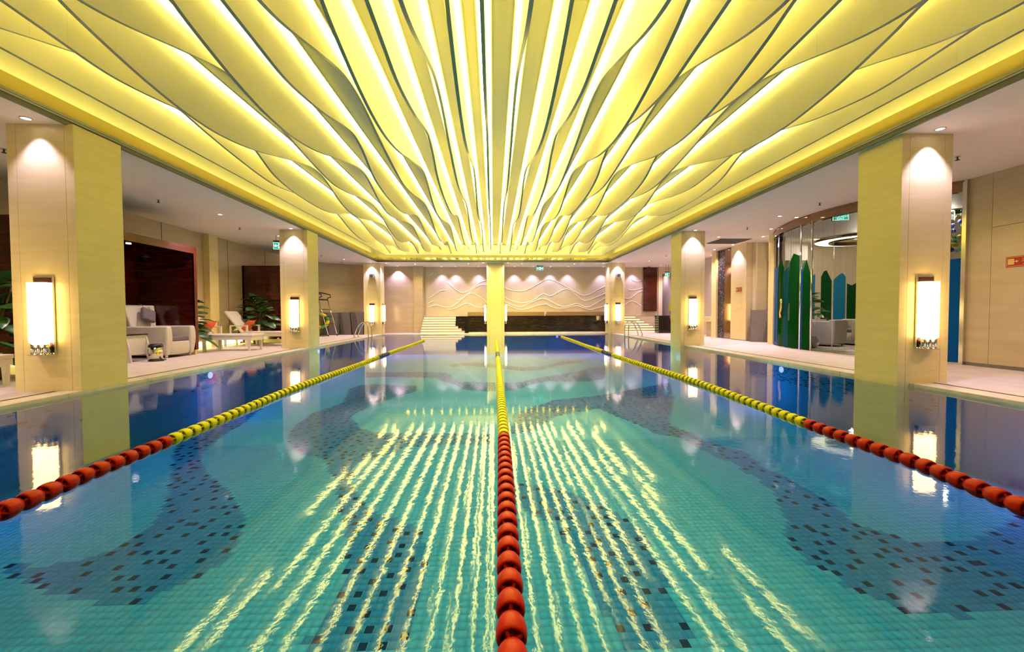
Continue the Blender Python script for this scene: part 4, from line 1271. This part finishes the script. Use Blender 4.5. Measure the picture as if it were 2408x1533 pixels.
# ================================================================== right side: pier, lounge, lobby
pier = struct('wall_pier_right', MB().box(8.57, 9.3, 14.06, 14.98, 0, S), 'dark', 'beige stone pier with a small red sign')
obj('stone_panel', MB().box(8.55, 8.57, 14.055, 14.30 - 0.002, 0.06, S), 'marble', pier)
obj('stone_panel', MB().box(8.55, 8.57, 14.30 + 0.002, 14.985, 0.06, S), 'marble', pier)
obj('stone_panel', MB().box(8.55, 9.3, 14.04, 14.055, 0.06, S), 'wall', pier)
mp = struct('wall_mosaic_right', MB().box(8.62, 9.3, 15.45, 16.0, 0, S), 'mosaic', 'dark glittering mosaic pier')
struct('wall_metal_right', MB().box(8.58, 9.3, 15.0, 15.45, 0, S), 'bronze', 'dark polished metal pier')
struct('wall_pier_far_right', MB().box(8.55, 9.3, 16.0, 16.35, 0, S), 'marble')
t = thing('vanity', 'white stone vanity counter behind the middle right column', 'counter', (8.95, 16.85, D))
obj('top', MB().box(-0.35, 0.33, -0.45, 0.45, 0.72, 0.80), 'coping', t)
obj('front_panel', MB().box(-0.33, -0.30, -0.45, 0.45, 0.60, 0.72), 'marble', t)
obj('cabinet', MB().box(-0.1, 0.33, -0.45, 0.45, 0.0, 0.72), 'wall', t)
obj('tap', MB().tube([(0.1, 0, 0.80), (0.1, 0, 0.98), (0.0, 0, 1.0), (-0.04, 0, 0.95)], 0.012, 8), 'chrome', t)
t = thing('air_grille', 'dark rectangular air grille in the right side ceiling', 'grille', (7.78, 13.8, S))
obj('frame', MB().box(-0.52, 0.52, -0.48, 0.48, -0.006, 0.0), 'vent', t)
for k in range(12):
    obj('slat', MB().box(-0.49, 0.49, -0.44 + k * 0.08, -0.40 + k * 0.08, -0.014, -0.006), 'vent', t)

# the round glass lounge
RC = Vector((12.2, 9.95)); RR = 4.556
def arc(phi, r=RR):
    p = math.radians(phi)
    return (RC.x - r * math.cos(p), RC.y + r * math.sin(p))
def arc_panel(p0, p1, z0, z1, th=0.012, r=RR, n=4, poly=None):
    """curved sheet between two angles; poly: list of (u, z) for the top outline"""
    mb = MB()
    for i in range(n):
        a = p0 + (p1 - p0) * i / n; b = p0 + (p1 - p0) * (i + 1) / n
        def top(u):
            if not poly: return z1
            for k in range(len(poly) - 1):
                if poly[k][0] <= u <= poly[k + 1][0]:
                    f = (u - poly[k][0]) / (poly[k + 1][0] - poly[k][0])
                    return poly[k][1] + f * (poly[k + 1][1] - poly[k][1])
            return poly[-1][1]
        za, zb = top(i / n), top((i + 1) / n)
        A0 = arc(a, r); B0 = arc(b, r); A1 = arc(a, r - th); B1 = arc(b, r - th)
        mb.hexa([(A0[0], A0[1], z0), (B0[0], B0[1], z0), (B1[0], B1[1], z0), (A1[0], A1[1], z0)],
                [(A0[0], A0[1], za), (B0[0], B0[1], zb), (B1[0], B1[1], zb), (A1[0], A1[1], za)])
    return mb
gw = struct('window_1', arc_panel(-35.6, 35.6, D, D + 0.03, 0.08, n=24), 'steel', 'curved glass wall of the round lounge with coloured panels')
obj('head_band', arc_panel(-35.6, 35.6, 3.16, S, 0.10, n=24), 'bronze', gw)
obj('head_lip', arc_panel(-35.6, 35.6, S - 0.03, S - 0.001, 0.02, RR + 0.02, n=24), 'bronze', gw)
ang = [-35.6, -29, -22, -15, -7.5, -0.1, 4.9, 11, 17, 23, 29, 35.6]
for i in range(len(ang) - 1):
    obj('glass_pane', arc_panel(ang[i] + 0.08, ang[i + 1] - 0.08, D + 0.03, 3.16, 0.012, RR - 0.03), 'glass', gw)
for a_ in (-0.1, 4.9):
    x, y = arc(a_, RR - 0.02)
    obj('mullion', MB().cyl((x, y, D), (x, y, 3.2), 0.022, n=10), 'chrome', gw)
for a_ in (-7.5, -15, -22, -29, 11, 17, 23, 29):
    x, y = arc(a_, RR - 0.036)
    obj('pane_joint', MB().cyl((x, y, D), (x, y, 3.16), 0.006, n=6), 'chrome', gw)
x, y = arc(35.0, RR)
obj('edge_post', MB().box(x - 0.05, x + 0.30, y - 0.10, y + 0.14, 0, S), 'marble', gw)
x, y = arc(-35.2, RR)
obj('edge_post', MB().box(x - 0.03, x + 0.10, y - 0.04, y + 0.03, 0, S), 'steel', gw)
BL = [(33.5, 30.5, 'filmlime', [(0, 1.90), (0.5, 1.98), (1, 2.05)]), (30.5, 22.0, 'filmblue', [(0, 2.20), (0.3, 2.30), (1, 2.26)]),
      (22.0, 15.5, 'filmgreen', [(0, 2.25), (0.55, 2.46), (1, 2.20)]), (15.5, 12.0, 'filmteal', [(0, 2.10), (1, 2.20)]), (12.0, 5.6, 'filmgreen', [(0, 2.20), (0.45, 2.52), (1, 2.42)]),
      (5.4, 4.0, 'filmblue', [(0, 2.0), (1, 2.1)]), (3.9, 0.6, 'filmgreen', [(0, 2.0), (0.5, 2.3), (1, 1.95)]),
      (-29.0, -35.0, 'filmblue', [(0, 1.95), (1, 1.97)])]
for p0, p1, m_, tp in BL:
    obj('coloured_film', arc_panel(p0, p1, D + 0.04, 2.2, 0.004, RR - 0.022, 6, tp), m_, gw)
hp = []
for i in range(13):
    u = i / 12
    x, y = arc(15.0 + 0.5 * math.sin(u * 6.28), RR + 0.05)
    hp.append((x, y, 0.85 + 0.5 * u))
hd = obj('door_handle', MB().tube(hp, 0.035, 8), plain('brass', (0.75, 0.55, 0.20), 0.2, metal=1.0), gw)

# lounge interior
struct('floor_lounge', MB().prism([arc(a, RR - 0.1) for a in np.linspace(-35, 35, 15)] + [(17.5, 13.5), (17.5, 6.5)], D, D + 0.012), 'carpet', 'brown striped carpet of the glass lounge')
wb = MB()
R2 = 5.25
def arcb(al, r=R2):
    a = math.radians(al)
    return (RC.x + r * math.cos(a), RC.y + r * math.sin(a))
wl_m = MB()
for i in range(24):
    a, b = -150 + 280 * i / 24, -150 + 280 * (i + 1) / 24
    if b < -30 and a < -110: pass
    A0, B0, A1, B1 = arcb(a), arcb(b), arcb(a, R2 + 0.15), arcb(b, R2 + 0.15)
    if A0[0] < 8.8 or B0[0] < 8.8:
        continue
    wl_m.hexa([(A0[0], A0[1], 0), (A1[0], A1[1], 0), (B1[0], B1[1], 0), (B0[0], B0[1], 0)], [(A0[0], A0[1], S), (A1[0], A1[1], S), (B1[0], B1[1], S), (B0[0], B0[1], S)])
wlg = struct('wall_lounge', wl_m, 'farwall', 'curved back wall of the glass lounge with coloured pointed panels')
tops = [[(0, 2.2), (0.7, 2.46), (1, 2.3)], [(0, 2.05), (0.5, 1.98), (1, 2.08)], [(0, 2.35), (0.3, 2.28), (1, 2.40)], [(0, 2.3), (0.4, 2.62), (1, 2.15)]]
k = 0
for al in np.arange(128, -60, -5.2):
    w_ = (4.6, 3.4, 2.6, 4.4)[k % 4]
    mb = MB()
    tp = tops[k % 4]
    if arcb(al)[0] > 9.0:
        for i in range(4):
            u0, u1 = i / 4, (i + 1) / 4
            def tz(u):
                for q in range(len(tp) - 1):
                    if tp[q][0] <= u <= tp[q + 1][0]:
                        return tp[q][1] + (u - tp[q][0]) / (tp[q + 1][0] - tp[q][0]) * (tp[q + 1][1] - tp[q][1])
                return tp[-1][1]
            A0, B0, A1, B1 = arcb(al - w_ * u0, R2 - 0.03), arcb(al - w_ * u1, R2 - 0.03), arcb(al - w_ * u0, R2 - 0.001), arcb(al - w_ * u1, R2 - 0.001)
            mb.hexa([(A0[0], A0[1], 0.05), (B0[0], B0[1], 0.05), (B1[0], B1[1], 0.05), (A1[0], A1[1], 0.05)], [(A0[0], A0[1], tz(u0)), (B0[0], B0[1], tz(u1)), (B1[0], B1[1], tz(u1)), (A1[0], A1[1], tz(u0))])
        obj('coloured_panel', mb, 'bladeblue' if k % 2 == 0 else 'bladegreen', wlg)
    k += 1
struct('ceiling_lounge', MB().prism([arc(a, RR - 0.12) for a in np.linspace(-35, 35, 15)] + [(17.5, 13.5), (17.5, 6.5)], 3.24, 3.30), 'white')
t = thing('ring_lamp', 'large round recessed ring light in the glass lounge ceiling', 'ceiling light', (11.3, 12.6, 3.24))
obj('outer_rim', MB().lathe([(-0.002, 1.30), (-0.06, 1.28), (-0.06, 1.22), (-0.002, 1.20)], 48), 'bronze', t)
obj('light_ring', MB().lathe([(-0.01, 1.20), (-0.05, 1.19), (-0.05, 0.86), (-0.01, 0.85)], 48), 'ring', t)
obj('inner_rim', MB().lathe([(-0.002, 0.86), (-0.09, 0.84), (-0.09, 0.76), (-0.002, 0.74)], 48), 'bronze', t)
obj('centre_disc', MB().cyl((0, 0, -0.03), (0, 0, -0.002), 0.74, n=48), 'gold', t)
light('lounge_fill_light', 'POINT', (0, 0, -0.3), ROOM_FILL, (1.0, 0.85, 0.7), t, 0.25)  # added fill light for the lounge, floating below the glowing ring
armchair('white wicker armchair seen from behind inside the glass lounge', (9.42, 11.75, D + 0.012), math.radians(-150), False, True)
armchair('white wicker armchair beside the plant inside the glass lounge', (10.55, 12.1, D + 0.012), math.radians(-70), False, True)
armchair('white wicker high-backed chair seen through the glass corner on the right', (10.0, 8.75, D + 0.012), math.radians(-60), True, False)
t = thing('lounge_table', 'low white table behind the lounge armchair holding small bottles', 'table', (9.66, 12.55, D + 0.012))
obj('top', MB().box(-0.28, 0.28, -0.28, 0.28, 0.70, 0.735), 'whiteframe', t, bevel=0.005)
for x in (-0.24, 0.24):
    for y in (-0.24, 0.24):
        obj('leg', MB().box(x - 0.02, x + 0.02, y - 0.02, y + 0.02, 0, 0.70), 'whiteframe', t)
for k, (dx, w_) in enumerate(((-0.16, 'leftmost'), (0.0, 'middle'), (0.16, 'rightmost'))):
    t = thing('bottle', '%s of three small pale bottles in the glass lounge' % w_, 'bottle', (9.64 + dx * 0.8, 12.52 - dx * 0.4, D + 0.747), group='small bottles in the lounge')
    obj('glass_body', MB().lathe([(0, 0), (0, 0.035), (0.06, 0.035), (0.08, 0.018), (0.11, 0.016), (0.11, 0)], 14), 'bottle', t)
    obj('cap', MB().cyl((0, 0, 0.11), (0, 0, 0.125), 0.018, n=12), 'chrome', t)
t = thing('glass_vase', 'clear round glass vase on the lounge carpet by the door', 'vase', (8.55, 11.05, D + 0.012))
obj('bowl', MB().lathe([(0, 0.05), (0.02, 0.10), (0.10, 0.17), (0.20, 0.16), (0.28, 0.10), (0.30, 0.11)], 20), 'bottle', t)
obj('base', MB().cyl((0, 0, 0), (0, 0, 0.012), 0.08, n=16), 'bottle', t)
t = thing('chandelier', 'hanging chandelier of blue, green and yellow glass drops', 'chandelier', (10.25, 9.15, 2.35))
rr = random.Random(4)
obj('canopy', MB().cyl((0, 0, 0.87), (0, 0, 0.89), 0.3, n=24), 'chrome', t)
bm_ = {c: mesh_of('glass_drop', MB().lathe([(-0.05, 0.0), (-0.035, 0.035), (0, 0.05), (0.035, 0.035), (0.05, 0.0)], 10), c) for c in ('bead_blue', 'bead_yellow', 'bead_green', 'bead_clear')}
for k in range(40):
    a = rr.uniform(0, 6.28); q = rr.uniform(0.02, 0.26); z = rr.uniform(0.0, 0.75)
    p = (q * math.cos(a), q * math.sin(a), z)
    d_ = obj('glass_drop', bm_[('bead_blue', 'bead_yellow', 'bead_green', 'bead_clear')[k % 4]], None, t, p)
    if k % 3 == 0:
        obj('wire', MB().cyl((0, 0, 0.04), (0, 0, 0.87 - z), 0.003, n=5), 'chrome', d_)
light('chandelier_fill_light', 'POINT', (0, 0, 0.8), 25, (1.0, 0.9, 0.7), t, 0.05)  # added fill light among the drops, no bulb modelled
gp = struct('door_1', MB().box(9.3, 10.6, 14.0, 14.05, D, 2.75), 'greenglass', 'green tinted glass panel between pier and glass lounge')
struct('wall_over_door', MB().box(9.3, 10.6, 13.95, 14.1, 2.75, S), 'white')

# ================================================================== signs
def hydrant_sign(label, loc, rz, w_, h):
    t = thing('fire_sign', label, 'sign', loc, rz)   # faces -y locally
    obj('board', MB().box(-w_ / 2, w_ / 2, -0.006, 0, -h / 2, h / 2), 'signred', t)
    b = 0.06 * h
    for x0, x1, z0, z1 in ((-w_/2 + b, w_/2 - b, h/2 - 1.6*b, h/2 - b), (-w_/2 + b, w_/2 - b, -h/2 + b, -h/2 + 1.6*b), (-w_/2 + b, -w_/2 + 1.6*b, -h/2 + b, h/2 - b), (w_/2 - 1.6*b, w_/2 - b, -h/2 + b, h/2 - b)):
        obj('border', MB().box(x0, x1, -0.0075, -0.006, z0, z1), 'signgold', t)
    x = -w_ / 2 + 0.16 * h
    obj('hose_icon', MB().box(x, x + 0.5 * h, -0.0075, -0.006, -0.28 * h, 0.28 * h), 'signgold', t)
    obj('arrow', MB().box(x + 0.5 * h, x + 0.66 * h, -0.0075, -0.006, -0.03 * h, 0.05 * h).prism([(x + 0.66 * h, -0.13 * h), (x + 0.84 * h, 0.01 * h), (x + 0.66 * h, 0.15 * h)], -0.0075, -0.006, 'XZ'), 'signgold', t)
    text_mesh('消火栓', 0.42 * h, 'signgold', 'lettering', t, (x + 1.60 * h + (w_ / h - 3.0) * 0.25 * h, -0.007, 0.08 * h))
    text_mesh('FIRE HYDRANT', 0.15 * h, 'signgold', 'lettering', t, (x + 1.60 * h + (w_ / h - 3.0) * 0.25 * h, -0.007, -0.28 * h))
hydrant_sign('red fire hydrant sign on the right wall cut by the picture edge', (8.498, 6.42, 1.815), math.radians(-90), 0.58, 0.17)
hydrant_sign('small red fire hydrant sign on the pier beside the mosaic strip', (8.548, 14.48, 1.80), math.radians(-90), 0.36, 0.15)
def exit_sign(label, x, y, z, rz, w_, h, mode):
    t = thing('exit_sign', label, 'sign', (x, y, z), rz, 'lit green exit signs')
    obj('housing', MB().box(-w_/2 - 0.008, w_/2 + 0.008, -0.012, 0.03, -h/2 - 0.008, h/2 + 0.055), 'black', t)
    obj('frame', MB().box(-w_/2 - 0.004, w_/2 + 0.004, -0.014, -0.012, -h/2 - 0.004, h/2 + 0.004), 'signtext', t)
    obj('panel', MB().box(-w_/2 + 0.006, w_/2 - 0.006, -0.017, -0.014, -h/2 + 0.006, h/2 - 0.006), 'signgreen', t)
    if mode == 'text':
        text_mesh('安全出口', w_ * 0.235, 'signtext', 'lettering', t, (0, -0.0175, h * 0.14))
        text_mesh('EXIT', w_ * 0.19, 'signtext', 'lettering', t, (0, -0.0175, -h * 0.29), sx=1.25)
    else:
        a = h * 0.5
        for s_ in ((-1, 1) if mode == 'both' else (-1,)):
            obj('arrow', MB().prism([(s_ * w_ * 0.46, 0), (s_ * w_ * 0.30, a * 0.5), (s_ * w_ * 0.30, a * 0.18), (s_ * w_ * 0.16, a * 0.18), (s_ * w_ * 0.16, -a * 0.18), (s_ * w_ * 0.30, -a * 0.18), (s_ * w_ * 0.30, -a * 0.5)], -0.0185, -0.017, 'XZ'), 'signtext', t)
        obj('door_icon', MB().box(-w_ * 0.11, w_ * 0.11, -0.0185, -0.017, -h * 0.36, h * 0.36), 'signtext', t)
        obj('runner_icon', MB().prism([(-0.05 * w_, 0.2 * h), (0.03 * w_, 0.2 * h), (0.05 * w_, 0), (0.0, -0.1 * h), (0.06 * w_, -0.32 * h), (0.02 * w_, -0.32 * h), (-0.04 * w_, -0.08 * h), (-0.09 * w_, -0.2 * h), (-0.1 * w_, -0.16 * h), (-0.05 * w_, 0.02 * h)], -0.0195, -0.0185, 'XZ'), 'signgreen', t)
    obj('hanger', MB().cyl((-w_ * 0.3, 0.01, h/2 + 0.055), (-w_ * 0.3, 0.01, S - z), 0.006, n=6).cyl((w_ * 0.3, 0.01, h/2 + 0.055), (w_ * 0.3, 0.01, S - z), 0.006, n=6), 'black', t)
exit_sign('green exit sign reading 安全出口 EXIT in front of the glass lounge', 8.02, 9.55, 3.20, math.radians(-14), 0.32, 0.155, 'text')
exit_sign('green exit sign hanging left of the middle left column', -6.33, 13.0, 3.03, math.radians(12), 0.34, 0.20, 'both')
exit_sign('green exit sign with arrows hanging before the far wavy wall', 2.26, 20.5, 3.16, 0, 0.33, 0.15, 'both')
exit_sign('green exit sign hanging at the far right doorway', 8.50, 20.5, 2.87, math.radians(-10), 0.20, 0.17, 'left')

# ================================================================== speakers and dome camera
for x, y, lb in ((-5.595, 20.0, 'small white loudspeaker high on the farthest left column'), (5.86, 19.8, 'small white loudspeaker high on the farthest right column')):
    t = thing('loudspeaker', lb, 'loudspeaker', (x, y, 2.66), group='loudspeakers on the far columns')
    obj('cabinet', MB().box(-0.105, 0.105, -0.12, 0, 0, 0.20), 'white', t, bevel=0.012)
    obj('grille', MB().cyl((0, -0.121, 0.085), (0, -0.128, 0.085), 0.075, n=20), 'greyblock2', t)
    obj('bracket', MB().box(-0.03, 0.03, -0.01, 0.0, 0.2, 0.24), 'steel', t)
t = thing('dome_camera', 'small black dome camera on the ceiling over the red far panel', 'camera', (7.9, 21.3, S))
obj('collar', MB().cyl((0, 0, 0), (0, 0, -0.04), 0.085, n=20), 'white', t)
obj('dome', MB().lathe([(-0.04, 0.07), (-0.075, 0.06), (-0.10, 0.035), (-0.11, 0.0)], 18), 'blackgloss', t)

# ================================================================== person behind the middle right column
def skin_mesh(name, joints, edges, mat, parent, sub=2):
    me = bpy.data.meshes.new(name)
    me.from_pydata([j[:3] for j in joints], edges, [])
    o = bpy.data.objects.new(name, me)
    col.objects.link(o)
    o.parent = parent
    sk = o.modifiers.new('skin', 'SKIN')
    if not me.skin_vertices:
        me.skin_vertices.new()
    for i, j in enumerate(joints):
        me.skin_vertices[0].data[i].radius = (j[3], j[4] if len(j) > 4 else j[3])
        me.skin_vertices[0].data[i].use_root = (i == 0)
    sb = o.modifiers.new('sub', 'SUBSURF'); sb.levels = sub; sb.render_levels = sub
    me.materials.append(M[mat])
    return o
t = thing('person', 'person in a yellow top and black trousers behind the middle right column', 'person', (6.17, 14.0, D), math.radians(-30))
bj = [(0, 0, 0.92, .11, .09), (0, 0, 1.10, .11, .08), (0, 0, 1.30, .13, .09), (0, 0, 1.42, .07, .06), (0, -0.01, 1.50, .045), (0, -0.02, 1.57, .06, .07), (0, -0.02, 1.66, .075, .085), (0, -0.01, 1.72, .05),
      (0.17, 0, 1.38, .05), (0.22, 0.0, 1.12, .038), (0.22, -0.08, 0.90, .028), (-0.17, 0, 1.38, .05), (-0.22, 0.0, 1.12, .038), (-0.22, -0.08, 0.90, .028),
      (0.09, 0, 0.84, .085), (0.10, -0.01, 0.48, .058), (0.10, 0.01, 0.10, .040), (0.10, -0.12, 0.035, .032), (-0.09, 0, 0.84, .085), (-0.10, -0.01, 0.48, .058), (-0.10, 0.01, 0.10, .040), (-0.10, -0.12, 0.035, .032)]
be = [(0, 1), (1, 2), (2, 3), (3, 4), (4, 5), (5, 6), (6, 7), (2, 8), (8, 9), (9, 10), (2, 11), (11, 12), (12, 13), (0, 14), (14, 15), (15, 16), (16, 17), (0, 18), (18, 19), (19, 20), (20, 21)]
nb0 = len(bj)
for s_, wi in ((1, 10), (-1, 13)):     # palms and fingers
    base = len(bj)
    bj.append((s_ * 0.22, -0.11, 0.83, .024, .016)); be.append((wi, base))
    for f_ in range(4):
        k0 = len(bj)
        bj.append((s_ * 0.22 - 0.004 * s_, -0.135 + 0.018 * f_, 0.775 - 0.004 * (f_ in (1, 2)), .009)); be.append((base, k0))
        bj.append((s_ * 0.205, -0.140 + 0.018 * f_, 0.735 - 0.008 * (f_ in (1, 2)), .007)); be.append((k0, k0 + 1))
    k0 = len(bj)
    bj.append((s_ * 0.205, -0.145, 0.81, .009)); be.append((base, k0))
    bj.append((s_ * 0.195, -0.160, 0.785, .007)); be.append((k0, k0 + 1))
skin_mesh('body', bj, be, 'skin', t)
skin_mesh('yellow_top', [(0, 0, 0.90, .155, .115), (0, 0, 1.10, .150, .105), (0, 0, 1.30, .160, .115), (0, 0, 1.43, .075, .065), (0.18, 0, 1.38, .070), (0.235, 0.0, 1.12, .058), (0.23, -0.04, 1.0, .050), (-0.18, 0, 1.38, .070), (-0.235, 0.0, 1.12, .058), (-0.23, -0.04, 1.0, .050)],
          [(0, 1), (1, 2), (2, 3), (2, 4), (4, 5), (5, 6), (2, 7), (7, 8), (8, 9)], 'yellowcloth', t)
skin_mesh('trousers', [(0, 0, 0.93, .14, .105), (0.09, 0, 0.84, .105), (0.10, -0.01, 0.48, .078), (0.10, 0.01, 0.08, .066), (-0.09, 0, 0.84, .105), (-0.10, -0.01, 0.48, .078), (-0.10, 0.01, 0.08, .066)],
          [(0, 1), (1, 2), (2, 3), (0, 4), (4, 5), (5, 6)], 'blackcloth', t)
skin_mesh('hair', [(0, 0.02, 1.60, .07), (0, 0.01, 1.68, .088, .092), (0, 0.0, 1.745, .06)], [(0, 1), (1, 2)], 'hair', t)
hm = obj('nose', MB().lathe([(-0.02, 0.014), (0.0, 0.016), (0.02, 0.008)], 8), 'skin', t, (0, -0.105, 1.63))
for x in (-0.03, 0.03):
    obj('eye', MB().lathe([(-0.008, 0.0), (-0.005, 0.008), (0.005, 0.008), (0.008, 0.0)], 8), 'white', t, (x, -0.098, 1.66))
obj('mouth', MB().box(-0.022, 0.022, -0.100, -0.092, 1.588, 1.594), plain('lips', (0.35, 0.13, 0.10), 0.5), t)
